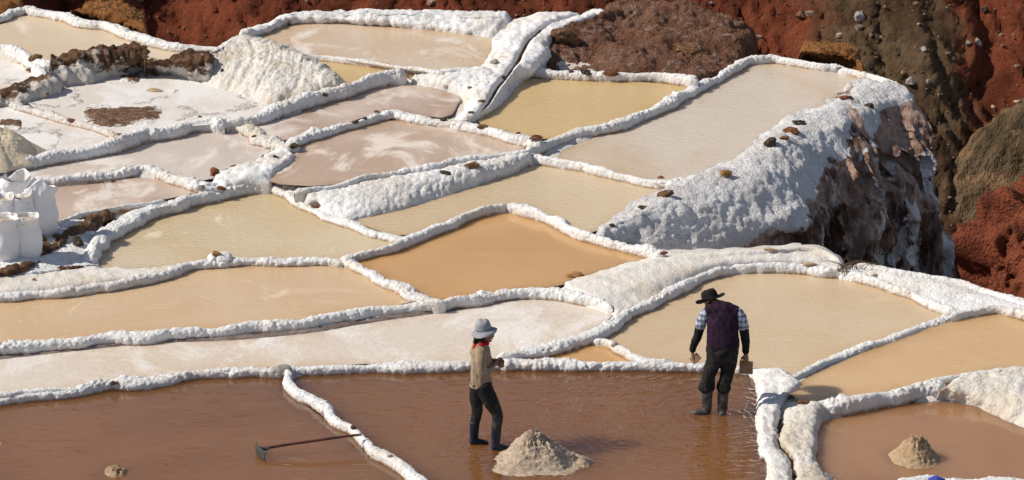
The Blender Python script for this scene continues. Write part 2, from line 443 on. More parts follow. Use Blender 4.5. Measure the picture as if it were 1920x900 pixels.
pw['bank'] = m_pond('straw_brine', (0.593, 0.458, 0.267), (0.654, 0.537, 0.377), (.72, .64, .50), .58, .75, rough=.14, ripple=2.0, spec=.4)
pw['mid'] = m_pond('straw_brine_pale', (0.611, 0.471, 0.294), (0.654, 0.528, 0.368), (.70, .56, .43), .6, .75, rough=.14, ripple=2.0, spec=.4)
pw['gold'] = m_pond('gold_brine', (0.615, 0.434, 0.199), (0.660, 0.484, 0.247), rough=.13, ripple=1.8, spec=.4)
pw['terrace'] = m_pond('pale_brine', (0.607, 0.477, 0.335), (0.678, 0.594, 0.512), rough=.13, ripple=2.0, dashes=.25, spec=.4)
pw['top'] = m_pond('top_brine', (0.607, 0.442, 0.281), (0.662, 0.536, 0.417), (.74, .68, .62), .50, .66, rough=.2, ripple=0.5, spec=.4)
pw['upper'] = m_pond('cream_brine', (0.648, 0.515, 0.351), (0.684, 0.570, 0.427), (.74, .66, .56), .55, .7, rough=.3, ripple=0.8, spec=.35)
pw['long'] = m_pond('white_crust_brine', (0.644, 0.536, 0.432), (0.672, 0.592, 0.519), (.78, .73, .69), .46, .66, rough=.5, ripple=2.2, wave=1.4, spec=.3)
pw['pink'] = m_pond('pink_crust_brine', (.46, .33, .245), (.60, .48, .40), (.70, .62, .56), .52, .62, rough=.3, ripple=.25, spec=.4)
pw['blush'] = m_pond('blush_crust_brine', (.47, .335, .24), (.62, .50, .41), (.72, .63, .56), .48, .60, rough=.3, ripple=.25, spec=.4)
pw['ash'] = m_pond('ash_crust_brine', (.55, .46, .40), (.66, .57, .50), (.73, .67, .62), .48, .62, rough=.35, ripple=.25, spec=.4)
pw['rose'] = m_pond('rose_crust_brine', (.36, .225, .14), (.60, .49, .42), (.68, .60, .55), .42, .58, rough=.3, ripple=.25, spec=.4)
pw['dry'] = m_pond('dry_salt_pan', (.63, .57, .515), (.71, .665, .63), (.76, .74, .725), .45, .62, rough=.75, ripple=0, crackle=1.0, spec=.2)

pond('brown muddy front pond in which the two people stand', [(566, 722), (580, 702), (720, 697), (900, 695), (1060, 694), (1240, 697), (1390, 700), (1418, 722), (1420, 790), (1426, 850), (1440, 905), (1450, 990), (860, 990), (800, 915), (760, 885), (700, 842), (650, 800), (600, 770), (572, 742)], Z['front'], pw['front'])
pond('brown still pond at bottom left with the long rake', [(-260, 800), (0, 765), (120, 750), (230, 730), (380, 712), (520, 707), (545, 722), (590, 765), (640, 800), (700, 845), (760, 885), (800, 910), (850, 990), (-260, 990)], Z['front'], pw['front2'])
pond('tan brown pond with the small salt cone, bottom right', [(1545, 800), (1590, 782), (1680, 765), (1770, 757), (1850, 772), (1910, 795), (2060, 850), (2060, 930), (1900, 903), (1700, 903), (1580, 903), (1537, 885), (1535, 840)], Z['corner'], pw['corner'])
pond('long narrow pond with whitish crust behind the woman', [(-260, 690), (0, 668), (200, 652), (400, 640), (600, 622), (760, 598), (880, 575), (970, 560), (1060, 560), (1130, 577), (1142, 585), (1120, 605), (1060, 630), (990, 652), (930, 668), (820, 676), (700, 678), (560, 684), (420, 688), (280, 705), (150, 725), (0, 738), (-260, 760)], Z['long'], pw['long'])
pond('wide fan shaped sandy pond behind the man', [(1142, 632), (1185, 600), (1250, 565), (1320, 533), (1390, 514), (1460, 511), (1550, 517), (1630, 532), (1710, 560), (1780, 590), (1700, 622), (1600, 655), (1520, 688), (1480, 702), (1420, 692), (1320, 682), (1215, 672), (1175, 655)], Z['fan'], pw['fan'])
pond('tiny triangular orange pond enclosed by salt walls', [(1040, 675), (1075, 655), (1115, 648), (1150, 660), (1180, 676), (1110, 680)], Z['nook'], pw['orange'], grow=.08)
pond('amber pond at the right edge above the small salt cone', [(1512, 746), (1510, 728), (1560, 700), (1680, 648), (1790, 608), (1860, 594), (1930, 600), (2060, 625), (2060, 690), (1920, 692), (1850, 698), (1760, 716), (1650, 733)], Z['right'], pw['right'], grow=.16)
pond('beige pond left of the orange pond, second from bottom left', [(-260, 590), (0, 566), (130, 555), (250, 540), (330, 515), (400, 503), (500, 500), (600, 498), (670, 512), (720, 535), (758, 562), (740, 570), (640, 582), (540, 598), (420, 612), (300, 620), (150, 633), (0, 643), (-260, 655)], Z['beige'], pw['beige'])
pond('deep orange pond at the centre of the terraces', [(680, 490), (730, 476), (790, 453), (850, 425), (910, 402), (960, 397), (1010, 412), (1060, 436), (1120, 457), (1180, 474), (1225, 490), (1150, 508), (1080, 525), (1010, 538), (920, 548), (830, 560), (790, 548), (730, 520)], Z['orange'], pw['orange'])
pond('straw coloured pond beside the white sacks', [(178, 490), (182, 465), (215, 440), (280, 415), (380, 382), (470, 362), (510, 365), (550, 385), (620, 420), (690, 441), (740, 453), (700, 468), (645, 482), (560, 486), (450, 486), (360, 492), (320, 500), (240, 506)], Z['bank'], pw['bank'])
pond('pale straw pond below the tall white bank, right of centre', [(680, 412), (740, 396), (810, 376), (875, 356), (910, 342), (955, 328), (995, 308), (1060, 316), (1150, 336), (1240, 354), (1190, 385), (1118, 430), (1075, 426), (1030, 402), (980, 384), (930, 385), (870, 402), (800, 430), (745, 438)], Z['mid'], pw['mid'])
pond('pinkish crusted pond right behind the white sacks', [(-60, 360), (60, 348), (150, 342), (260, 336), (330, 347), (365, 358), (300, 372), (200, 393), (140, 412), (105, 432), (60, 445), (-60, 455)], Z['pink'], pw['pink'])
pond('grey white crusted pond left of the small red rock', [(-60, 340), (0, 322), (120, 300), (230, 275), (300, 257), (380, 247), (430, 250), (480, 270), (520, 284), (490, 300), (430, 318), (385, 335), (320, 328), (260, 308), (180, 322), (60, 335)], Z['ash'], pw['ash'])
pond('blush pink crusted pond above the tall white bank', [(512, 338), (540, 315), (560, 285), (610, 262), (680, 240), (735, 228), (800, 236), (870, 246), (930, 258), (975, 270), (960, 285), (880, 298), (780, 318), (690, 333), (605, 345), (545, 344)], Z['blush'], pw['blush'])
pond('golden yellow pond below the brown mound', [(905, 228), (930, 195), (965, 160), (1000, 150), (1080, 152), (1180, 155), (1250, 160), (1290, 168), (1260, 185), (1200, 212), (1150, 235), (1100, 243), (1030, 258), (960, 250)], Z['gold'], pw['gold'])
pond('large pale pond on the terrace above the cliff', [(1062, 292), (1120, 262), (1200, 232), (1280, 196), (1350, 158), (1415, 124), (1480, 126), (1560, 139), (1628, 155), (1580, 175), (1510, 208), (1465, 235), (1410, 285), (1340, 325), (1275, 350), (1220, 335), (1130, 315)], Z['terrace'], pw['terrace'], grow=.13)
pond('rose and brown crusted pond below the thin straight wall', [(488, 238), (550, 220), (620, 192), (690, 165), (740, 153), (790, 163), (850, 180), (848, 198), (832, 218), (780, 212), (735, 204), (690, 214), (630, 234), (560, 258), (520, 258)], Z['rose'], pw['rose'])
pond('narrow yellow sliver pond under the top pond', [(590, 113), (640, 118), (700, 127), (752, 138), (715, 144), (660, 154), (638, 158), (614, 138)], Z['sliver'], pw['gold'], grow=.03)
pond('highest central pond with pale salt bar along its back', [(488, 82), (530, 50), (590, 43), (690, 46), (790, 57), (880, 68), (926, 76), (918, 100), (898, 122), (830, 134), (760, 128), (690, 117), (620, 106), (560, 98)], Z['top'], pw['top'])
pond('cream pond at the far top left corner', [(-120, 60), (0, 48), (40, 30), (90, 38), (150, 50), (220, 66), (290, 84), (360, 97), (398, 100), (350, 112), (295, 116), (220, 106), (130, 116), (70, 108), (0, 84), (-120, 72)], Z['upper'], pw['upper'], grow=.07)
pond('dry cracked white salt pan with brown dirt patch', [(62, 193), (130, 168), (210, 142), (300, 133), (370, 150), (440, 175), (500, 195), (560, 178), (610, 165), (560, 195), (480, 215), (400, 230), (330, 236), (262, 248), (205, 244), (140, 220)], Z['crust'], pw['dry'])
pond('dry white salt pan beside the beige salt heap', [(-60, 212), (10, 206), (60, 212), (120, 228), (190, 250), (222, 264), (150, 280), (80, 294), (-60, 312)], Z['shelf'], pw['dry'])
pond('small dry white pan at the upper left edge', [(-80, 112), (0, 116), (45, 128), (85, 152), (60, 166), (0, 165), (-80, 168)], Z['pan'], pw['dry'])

# ================================================================== THE GROUND under and around the ponds
OUT = [P(x, y, z)[:2] for x, y, z in [(-700, 1150, 0), (2500, 1150, 0), (2500, 640, .1), (1920, 572, .1), (1810, 533, .1), (1610, 503, .1), (1500, 470, .0), (1250, 478, .1), (1120, 438, .3), (1200, 405, .3), (1265, 365, .35), (1345, 335, .4), (1425, 292, .42), (1487, 245, .42), (1555, 210, .42), (1620, 176, .42), (1660, 158, .45),
                                       (1573, 128, .5), (1413, 106, .5), (1395, 60, .8), (1300, 15, 1.1), (1160, 8, 1.2), (950, 30, .9), (640, 29, .9), (530, 36, .9), (440, 68, .95), (390, 88, 1.0), (270, 70, 1.0), (130, 35, 1.0), (40, 16, 1.0), (-150, 30, 1.0), (-900, 60, 1.0)]]
OUT = np.array(OUT)
def inside(poly, x, y):
    r = np.zeros(x.shape, bool); n = len(poly)
    for k in range(n):
        (x1, y1), (x2, y2) = poly[k], poly[(k + 1) % n]
        if y1 == y2: continue
        r ^= ((y1 > y) != (y2 > y)) & (x < (x2 - x1) * (y - y1) / (y2 - y1) + x1)
    return r
def seg_dist(poly, x, y):
    d = np.full(x.shape, 1e9); n = len(poly)
    for k in range(n):
        a, b = poly[k], poly[(k + 1) % n]; ab = b - a; L = ab @ ab + 1e-12
        t = np.clip(((x - a[0]) * ab[0] + (y - a[1]) * ab[1]) / L, 0, 1)
        d = np.minimum(d, np.hypot(x - a[0] - t * ab[0], y - a[1] - t * ab[1]))
    return d
gx, gy = np.meshgrid(np.arange(-24, 26, .11), np.arange(22, 58, .11), indexing='ij')
num = np.zeros(gx.shape); den = np.zeros(gx.shape); hole = np.full(gx.shape, 9.0)
for w, z in POND_POLYS:
    c = w[::3]
    for a, b in c:
        k = 1.0 / ((gx - a) ** 2 + (gy - b) ** 2 + .01) ** 2
        num += k * z; den += k
    hole = np.where(inside(w, gx, gy), np.minimum(hole, z - .07), hole)
gz = np.where(hole < 8, hole, num / den - .02)
ins = inside(OUT, gx, gy); sd = seg_dist(OUT, gx, gy)
fall = np.where(ins, 0, np.maximum(sd - .10, 0))
gz = gz - 2.8 * fall
gp = np.stack([gx.ravel(), gy.ravel(), gz.ravel()], 1)
gz = gz + (np.clip(fall.ravel() * 1.2, 0, .5) * fbm(gp * np.array([1, 1, .6]) * .9, 5, 3)).reshape(gx.shape)
gz = np.maximum(gz, -13.0)
gp = np.stack([gx.ravel(), gy.ravel(), gz.ravel()], 1)
t = NT('ground_salt_and_earth')
c = t.mix(t.mr(t.noise(1.2, 5), .4, .65), (.74, .71, .68), (.64, .57, .49))
e = t.mix(t.mr(t.noise(.8, 6, .65), .4, .6), (.075, .034, .020), (.15, .065, .035))
c = t.mix(t.attr('mask'), c, e)
M['ground'] = t.done(c, .9, t.bump(t.noise(20, 5, .7), .03, 1), .2)
o = mesh_obj('ground', gp, grid_faces(*gx.shape), M['ground'], recentre=False, attrs={'mask': np.clip(fall.ravel() * 4, 0, 1)})
tag(o, 'white salt crusted ground under the stepped ponds, dropping into the ravine', 'ground', kind='structure')

# ================================================================== THE RED HILLSIDE across the ravine
hx = np.arange(-26, 32, .085); hv = np.concatenate([np.arange(-14, -1.0, .075), np.arange(-1.0, 4.6, .25)])
HX, HV = np.meshgrid(hx, hv, indexing='ij')
ctrl_x = [-26, -14, -10.0, -8.6, -8.1, -6.6, -5.6, -4.4, -1.5, 1.5, 4.5, 5.8, 6.9, 7.9, 8.6, 8.95, 9.6, 10.6, 12.0, 14, 18, 32]
ctrl_f = [.8, 1.2, 1.5, 1.4, -.5, -1.0, -.4, .4, .5, .7, .9, .95, 1.25, 1.2, .9, .55, .75, .85, .8, .9, 1.0, 1.0]
lean = HX + .16 * (HV + 3.5)                          # gullies run a little aslant
wob = fbm(np.stack([HX.ravel() * .5, HV.ravel() * .5, np.zeros(HX.size)], 1), 4, 31).reshape(HX.shape)
front = np.interp(lean / 1.14 + .35 * wob, ctrl_x, ctrl_f)
HY = 64.0 + HV * .95 - front * 1.1
hp = np.stack([HX.ravel(), HY.ravel(), HV.ravel()], 1)
flow = np.stack([(lean + .3 * wob).ravel() * 1.5, HV.ravel() * .38, HY.ravel() * .2], 1)
g = 1 - np.abs(vnoise(flow, 41)); g2 = 1 - np.abs(vnoise(flow * 2.3 + 5, 42))
fl2 = np.stack([(lean + .5 * HV + .15 * wob).ravel() * 3.2, HV.ravel() * .55, HY.ravel() * .3], 1)      # aslant erosion streaks
g3 = np.abs(vnoise(fl2, 51)); g4 = np.abs(vnoise(fl2 * 2.1 + 3, 52)); g5 = np.abs(vnoise(fl2 * 4.3 + 9, 53))
dsp = -.10 * g ** 3 - .08 * g2 ** 3 + .16 * g3 + .11 * g4 + .06 * g5 + .05 * fbm(hp * .9, 3, 43) + .05 * fbm(hp * 5, 3, 44) + .030 * (_hash(*(np.floor(hp[:, k_] * 7) for k_ in range(3)), 5) - .5)
hp[:, 1] -= dsp * .8; hp[:, 2] += dsp * .6
t = NT('hillside_earth')
sx = t.n('SeparateXYZ'); t.l(t.pos, sx.inputs[0])
ln = t.math('ADD', sx.outputs[0], t.math('MULTIPLY', t.math('ADD', sx.outputs[2], 3.5), .16))
ln = t.math('ADD', ln, t.math('MULTIPLY', t.math('SUBTRACT', t.noise(.7, 5, .6), .5), 2.4))
red = t.mix(t.mr(t.noise(.9, 6, .65), .38, .64), (.16, .044, .022), (.32, .088, .043))
olv = t.mix(t.mr(t.noise(1.3, 6, .65), .38, .64), (.115, .066, .036), (.22, .145, .083))
c = t.mix(t.math('MULTIPLY', t.mr(ln, 6.3, 7.6), t.mr(ln, 9.6, 10.2, 1, 0)), red, olv)
c = t.mix(t.mr(t.noise(3.0, 5, .65), .58, .74, 0, .6), c, (.15, .070, .042))
c = t.mix(t.mr(t.noise(6.5, 5, .75), .63, .74, 0, .6), c, (.46, .34, .24))
h = t.math('ADD', t.noise(6, 9, .8, t.mapv((1, 1, .55), rot=(0, .3, 0))), t.math('MULTIPLY', t.vor(9, 'F1'), .25))
M['hill'] = t.done(c, .95, t.bump(h, .20, 1), .1)
o = mesh_obj('hillside', hp, grid_faces(*HX.shape), M['hill'], recentre=False)
tag(o, 'steep red and olive brown earth hillside behind the salt ponds', 'hillside', kind='structure')
M['spur_olive'] = m_earth('spur_olive', [(.105, .073, .040), (.175, .12, .068), (.31, .18, .10)], .9, (.36, .28, .2), .66, .12, (1, 1, .5))
M['spur_red'] = m_earth('spur_red', [(.18, .048, .026), (.28, .082, .042), (.11, .038, .023)], .8, (.38, .20, .12), .68, .14)
def HP(px, py, out):
    """a point standing out by that many metres from the hillside the photograph shows at px, py"""
    d = ray(px, py); k = -d.z / d.y; y = (63.1 - out + .95 * CAM_H) / (1 + .95 * k); return (px, py, CAM_H - k * y)
def hill_rows(rows): return [[HP(*q) for q in r_] for r_ in rows]
bank('hill_spur', 'olive tan sunlit spur of earth at the right edge beside the cliff', hill_rows([
    [(1700, 600, -.5), (1740, 620, -.5), (1800, 640, -.5), (1900, 680, -.5)],
    [(1735, 420, .1), (1775, 460, .35), (1830, 520, .45), (1930, 600, .4)],
    [(1758, 340, .1), (1805, 380, .45), (1865, 430, .55), (1960, 520, .5)],
    [(1800, 290, .1), (1850, 310, .45), (1920, 340, .6), (2010, 400, .6)],
    [(1850, 243, .0), (1920, 200, .4), (2000, 160, .6), (2100, 120, .6)],
    [(1855, 235, -.6), (1925, 190, -.6), (2000, 150, -.6), (2100, 110, -.6)]]), 'spur_olive', .055, 1.0, .10, 'hill spur', None, 'structure', 1, (.3, .12), runnel=.04, seed=61)
bank('hill_spur', 'rough brick red rocky spur at lower right beyond the salt terrace', hill_rows([
    [(1790, 640, 1.0), (1850, 650, 1.2), (1950, 680, 1.2), (2100, 720, 1.2)],
    [(1806, 545, 1.0), (1860, 560, 2.0), (1930, 580, 2.2), (2060, 620, 2.2)],
    [(1812, 470, 1.0), (1855, 480, 2.1), (1925, 490, 2.4), (2060, 500, 2.4)],
    [(1832, 415, .9), (1872, 410, 1.9), (1930, 400, 2.3), (2060, 380, 2.4)],
    [(1862, 378, .7), (1892, 352, 1.4), (1940, 318, 1.8), (2060, 260, 1.8)],
    [(1866, 370, -.5), (1896, 342, -.5), (1945, 308, -.5), (2065, 250, -.5)]]), 'spur_red', .05, 2.0, .26, 'hill spur', None, 'structure', 1, (.34, .13), seed=67)
rs = np.random.RandomState(11); st_v, st_f = [], []
IV, IF = None, None
bm = bmesh.new(); bmesh.ops.create_icosphere(bm, subdivisions=1, radius=1); IV = np.array([q.co[:] for q in bm.verts]); IF = np.array([[q.index for q in f_.verts] for f_ in bm.faces]); bm.free()
pick = rs.choice(np.where((hp[:, 0] > -11) & (hp[:, 0] < 15) & (hp[:, 2] < -.5) & (hp[:, 2] > -8.5))[0], 2600, replace=False)
for k_, q in enumerate(pick):
    s_ = .017 * (1 + rs.pareto(2.6)); s_ = min(s_, .12)
    st_v.append(IV * (1 + .35 * rs.uniform(-1, 1, (len(IV), 1))) * np.array([s_, s_ * .8, s_ * .7]) + hp[q] + np.array([0, -.01, .005])); st_f.append(IF + k_ * len(IV))
M['rubble'] = m_rock('rubble', (.16, .08, .05), (.42, .30, .22))
tag(mesh_obj('rubble', np.vstack(st_v), np.vstack(st_f), M['rubble'], smooth=False, recentre=False), 'fine scattered rubble lying on the red hillside', 'rubble', kind='stuff')

# ================================================================== BANKS, CLIFF, MOUNDS
# the salt capped cliff under the terrace pond
t = NT('cliff_salt_and_rock')
salt = t.mix(t.mr(t.noise(1.6, 5), .4, .66), (.78, .77, .775), (.66, .63, .62))
rock = t.mix(t.mr(t.noise(1.5, 7, .68, t.mapv((1, 1, .45)), .6), .38, .62), (.12, .058, .038), (.50, .335, .26))
rock = t.mix(t.mr(t.noise(3.2, 6, .7, t.mapv((1.6, 1.6, .4))), .50, .68), rock, (.62, .54, .50))
mk = t.math('ADD', t.attr('mask'), t.math('MULTIPLY', t.math('SUBTRACT', t.noise(3.4, 7, .72), .5), 1.5))
c = t.mix(t.mr(mk, .43, .57), rock, salt)
h = t.math('ADD', t.noise(22, 7, .78), t.math('MULTIPLY', t.vor(24, 'SMOOTH_F1'), -.7))
M['cliff'] = t.done(c, .9, t.bump(h, .05, 1), .2)
def cliff_mask(U, T, f):
    x, zz = f[:, 0], f[:, 2]
    right = np.clip((x - 4.62 - .25 * np.sin(zz * 5)) / .30, 0, 1)
    top = np.clip((zz - .05 + .22 * np.sin(x * 4.1) + .10 * np.sin(x * 9.7)) / .42, 0, 1)
    m = 1 - right * (1 - top) * .95 - .50 * np.clip((.25 - zz) / .6, 0, 1) * (1 - right)
    hollow = np.exp(-((x - 4.15) / .42) ** 2 - ((zz + .42) / .20) ** 2)     # dark hollow at the foot
    nose = np.clip((x - 6.05) / .3, 0, 1) * np.clip((zz + .3) / .3, 0, 1) * np.clip((.50 - zz) / .14, 0, 1)
    return m - 1.3 * hollow - .7 * nose + .62 * np.clip(fbm(np.stack([x * 3.0, f[:, 1] * 3.0, zz * .45], 1), 4, 79) * 1.8 - .1, 0, 1)
def cliff_post(f, U, T):
    x, zz = f[:, 0], f[:, 2]
    k = np.clip((x - 4.5) / .5, 0, 1) * np.clip((.30 - zz) / .3, 0, 1)
    q = np.stack([x * 1.6, f[:, 1] * 1.6, zz * .7], 1)
    rn = np.stack([x * 4.5, f[:, 1] * 4.5, zz * .9], 1)
    d = k * (.30 * fbm(q * 1.2, 5, 71) + .30 * ((1 - np.abs(vnoise(q * 2.0, 72))) ** 3 - .3) + .10 * fbm(rn, 4, 73) + .05 * lumps(f, .3, 74))
    hollow = np.exp(-((x - 4.15) / .42) ** 2 - ((zz + .45) / .20) ** 2)
    edge_ = np.exp(-((x - 4.85 - .2 * zz) / .16) ** 2) * k * .12           # sharp rib where white turns to rock
    d = d + edge_
    f = f.copy(); f[:, 1] -= d * .8 - hollow * .55; f[:, 0] += d * .3
    return f
bank('salt_cliff', 'salt capped bluff with brown eroded cliff face below the terrace pond', [
    [(1108, 425, .30), (1195, 384, .36), (1258, 350, .38), (1338, 316, .38), (1408, 275, .38), (1468, 228, .38), (1535, 198, .38), (1598, 166, .38), (1650, 152, .38)],
    [(1117, 430, .42), (1200, 393, .52), (1265, 357, .58), (1345, 322, .62), (1425, 280, .64), (1487, 233, .64), (1555, 200, .64), (1620, 170, .62), (1668, 160, .58)],
    [(1128, 436, .38), (1210, 406, .44), (1283, 378, .50), (1368, 350, .52), (1445, 318, .54), (1503, 268, .54), (1578, 228, .54), (1650, 190, .54), (1705, 178, .50)],
    [(1142, 444, .28), (1225, 430, .24), (1300, 415, .22), (1390, 395, .20), (1480, 370, .20), (1528, 315, .18), (1608, 278, .16), (1680, 236, .12), (1728, 226, .10)],
    [(1156, 452, .14), (1238, 462, .0), (1315, 462, -.12), (1405, 450, -.20), (1500, 435, -.25), (1552, 395, -.45), (1632, 372, -.55), (1712, 345, -.60), (1745, 330, -.65)],
    [(1160, 462, .0), (1245, 490, -.28), (1322, 500, -.48), (1412, 500, -.62), (1520, 490, -.75), (1565, 475, -1.15), (1645, 460, -1.35), (1725, 440, -1.45), (1772, 425, -1.5)],
    [(1165, 480, -.3), (1250, 530, -.9), (1330, 545, -1.2), (1420, 545, -1.4), (1530, 550, -1.8), (1580, 580, -2.4), (1655, 580, -2.6), (1735, 570, -2.7), (1780, 560, -2.8)]],
    M['cliff'], .034, .85, .09, 'cliff', None, None, 1.5, (.13, .055), cliff_mask, extra=(-.15, 1.9, -.4), seed=77, post=cliff_post)

bank('salt_bank', 'smooth cream salt bank behind the fan pond, below the cliff', [
    [(1150, 590, .12), (1215, 566, .12), (1290, 533, .12), (1350, 510, .12), (1430, 502, .12), (1520, 503, .12), (1590, 514, .12)],
    [(1105, 560, .24), (1190, 536, .27), (1280, 512, .27), (1350, 494, .26), (1430, 488, .25), (1520, 490, .23), (1592, 506, .18)],
    [(1065, 545, .26), (1170, 514, .30), (1270, 494, .31), (1350, 482, .30), (1430, 477, .30), (1520, 472, .29), (1588, 498, .20)],
    [(1050, 536, .22), (1150, 506, .28), (1250, 482, .30), (1340, 474, .31), (1430, 470, .32), (1525, 463, .33), (1585, 490, .22)],
    [(1045, 530, .0), (1140, 500, .05), (1250, 476, .0), (1345, 470, -.1), (1430, 466, -.1), (1528, 460, -.1), (1586, 486, -.1)]],
    'salt_flat', .04, .45, .03, 'salt bank', seed=81)
bank('salt_bank', 'flat white salt terrace at the right edge behind the fan pond', [
    [(1560, 514, .13), (1660, 538, .13), (1750, 572, .13), (1830, 590, .13), (1930, 600, .15), (2050, 630, .15)],
    [(1580, 508, .19), (1670, 526, .20), (1760, 552, .20), (1840, 572, .20), (1930, 588, .2), (2050, 615, .2)],
    [(1600, 502, .20), (1690, 513, .21), (1780, 530, .21), (1860, 553, .21), (1935, 575, .2), (2050, 600, .2)],
    [(1605, 499, -.3), (1695, 510, -.3), (1785, 527, -.3), (1865, 549, -.3), (1940, 571, -.3), (2050, 596, -.3)]],
    'salt', .035, .5, .02, 'salt bank', seed=83)
bank('salt_bank', 'creamy sloping salt bank at the right edge above the small cone', [
    [(1752, 735, .02), (1775, 750, .0), (1815, 756, .0), (1865, 778, .0), (1900, 793, .0), (1960, 815, 0), (2050, 850, 0)],
    [(1752, 727, .20), (1785, 732, .20), (1830, 738, .20), (1880, 752, .20), (1925, 765, .20), (1980, 780, .2), (2050, 810, .2)],
    [(1765, 722, .24), (1810, 716, .30), (1860, 712, .29), (1905, 716, .30), (1950, 722, .31), (2000, 732, .31), (2060, 750, .31)],
    [(1775, 718, .22), (1820, 706, .24), (1865, 698, .26), (1905, 695, .28), (1950, 695, .30), (2000, 698, .30), (2060, 705, .30)],
    [(1780, 716, .10), (1825, 702, .10), (1868, 694, .10), (1908, 691, .10), (1952, 690, .10), (2000, 692, .1), (2060, 698, .1)]],
    'salt_cream', .03, .75, .02, 'salt bank', seed=87, runnel=.02)
bank('salt_bank', 'broad smooth white salt bank below the white sacks', [
    [(-120, 572, .16), (0, 560, .20), (100, 550, .20), (200, 538, .20), (300, 522, .2), (345, 505, .2)],
    [(-120, 552, .30), (0, 545, .31), (100, 533, .31), (200, 522, .31), (300, 512, .31), (345, 500, .29)],
    [(-120, 530, .36), (0, 528, .35), (90, 514, .33), (190, 508, .32), (290, 506, .30), (340, 498, .29)],
    [(-120, 508, .38), (0, 512, .36), (80, 504, .34), (180, 502, .30), (280, 502, .24), (335, 496, .2)]],
    'salt_flat', .035, .45, .025, 'salt bank', seed=91)
bank('salt_bank', 'white salt shelf with a brown crack beside the white sacks', [
    [(-120, 520, .33), (0, 522, .33), (60, 515, .33), (120, 508, .32), (170, 502, .30), (196, 500, .22)],
    [(-120, 490, .42), (0, 500, .41), (60, 490, .41), (110, 482, .40), (160, 474, .36), (186, 475, .26)],
    [(-120, 460, .44), (0, 470, .44), (60, 462, .44), (110, 454, .43), (155, 446, .40), (188, 450, .28)],
    [(-120, 432, .46), (0, 440, .46), (60, 440, .46), (100, 430, .46), (150, 418, .45), (205, 425, .30)],
    [(-120, 420, .36), (0, 428, .36), (60, 428, .36), (95, 424, .36), (140, 408, .36), (215, 412, .3)]],
    'salt', .035, .6, .03, 'salt bank', seed=93)
bank('salt_bank', 'tall steep white salt bank over the pale straw pond', [
    [(585, 392, .26), (630, 412, .30), (672, 410, .30), (740, 396, .30), (810, 376, .30), (875, 356, .30), (910, 342, .30), (955, 328, .30), (995, 306, .30)],
    [(580, 380, .36), (640, 398, .38), (680, 394, .40), (745, 378, .42), (812, 358, .43), (876, 340, .43), (915, 328, .43), (958, 316, .43), (998, 298, .43)],
    [(572, 370, .48), (630, 374, .50), (690, 362, .54), (750, 350, .55), (815, 336, .55), (878, 320, .55), (920, 309, .55), (962, 300, .54), (1000, 289, .52)],
    [(560, 362, .50), (625, 358, .54), (690, 345, .56), (750, 334, .56), (815, 322, .56), (880, 306, .56), (922, 298, .55), (962, 291, .55), (1000, 283, .53)],
    [(555, 358, .40), (620, 353, .42), (688, 340, .42), (748, 328, .42), (815, 316, .42), (880, 301, .42), (922, 293, .42), (962, 287, .42), (1000, 280, .42)]],
    'salt', .028, .9, .02, 'salt bank', seed=95, lump=(.11, .05))
bank('salt_bank', 'tall creamy salt slope with runnels below the top pond', [
    [(345, 150, .64), (380, 157, .64), (415, 170, .64), (465, 183, .64), (505, 197, .64), (545, 192, .64), (590, 185, .64), (628, 176, .64)],
    [(348, 138, .78), (384, 140, .80), (420, 142, .84), (472, 150, .86), (515, 160, .86), (555, 166, .82), (598, 172, .76), (632, 168, .70)],
    [(352, 124, .92), (388, 121, .95), (428, 112, 1.0), (480, 115, 1.0), (525, 126, .97), (565, 140, .92), (606, 156, .86), (636, 160, .78)],
    [(356, 113, 1.02), (394, 104, 1.05), (436, 84, 1.10), (488, 86, 1.10), (535, 102, 1.06), (572, 118, 1.0), (610, 140, .92), (638, 156, .82)],
    [(360, 109, 1.04), (400, 97, 1.07), (443, 71, 1.12), (495, 80, 1.08), (540, 97, 1.03), (580, 113, .98), (615, 137, .90), (640, 154, .80)],
    [(364, 106, .6), (405, 93, .7), (450, 68, .8), (500, 77, .8), (545, 94, .78), (585, 110, .75), (620, 134, .7), (643, 152, .65)]],
    'salt_cream', .026, .75, .05, 'salt bank', seed=97, runnel=.022, lump=(.12, .05), taper=.06)
bank('salt_bank', 'lumpy white salt bank along the back of the top pond', [
    [(440, 76, .84), (500, 62, .82), (535, 46, .82), (600, 42, .82), (690, 46, .82), (790, 57, .82), (880, 67, .82), (928, 74, .82)],
    [(440, 70, .96), (498, 56, .94), (535, 40, .93), (605, 36, .94), (695, 38, .97), (795, 44, .98), (885, 50, 1.0), (940, 52, 1.0)],
    [(442, 66, .98), (500, 52, .96), (538, 36, .95), (610, 32, .96), (700, 30, 1.02), (800, 33, 1.03), (890, 36, 1.05), (955, 38, 1.05)],
    [(445, 63, .9), (503, 49, .9), (540, 33, .9), (612, 29, .92), (705, 27, 1.02), (800, 27, 1.02), (892, 30, 1.06), (960, 31, 1.06)],
    [(448, 60, .4), (506, 46, .4), (543, 30, .4), (612, 26, .4), (705, 24, .5), (800, 24, .5), (892, 27, .5), (962, 28, .5)]],
    'salt', .03, 1.1, .04, 'salt bank', seed=99)
def channel(f, U, T):
    k = np.exp(-((T - .50 - .06 * np.sin(U * 9)) / .035) ** 2) * np.clip((U - .02) / .08, 0, 1)
    f = f.copy(); f[:, 2] -= .10 * k; return f
def chan_mask(U, T, f):
    return np.exp(-((T - .50 - .06 * np.sin(U * 9)) / .028) ** 2) * np.clip((U - .02) / .08, 0, 1)
t = NT('salt_with_channel')
c = t.mix(t.mr(t.noise(1.5, 5), .42, .68), (.79, .78, .775), (.67, .62, .57))
c = t.mix(t.mr(t.noise(3.2, 6, .68), .60, .74, 0, .8), c, (.33, .25, .20))
c = t.mix(t.mr(t.attr('mask'), .35, .8), c, (.13, .06, .035))
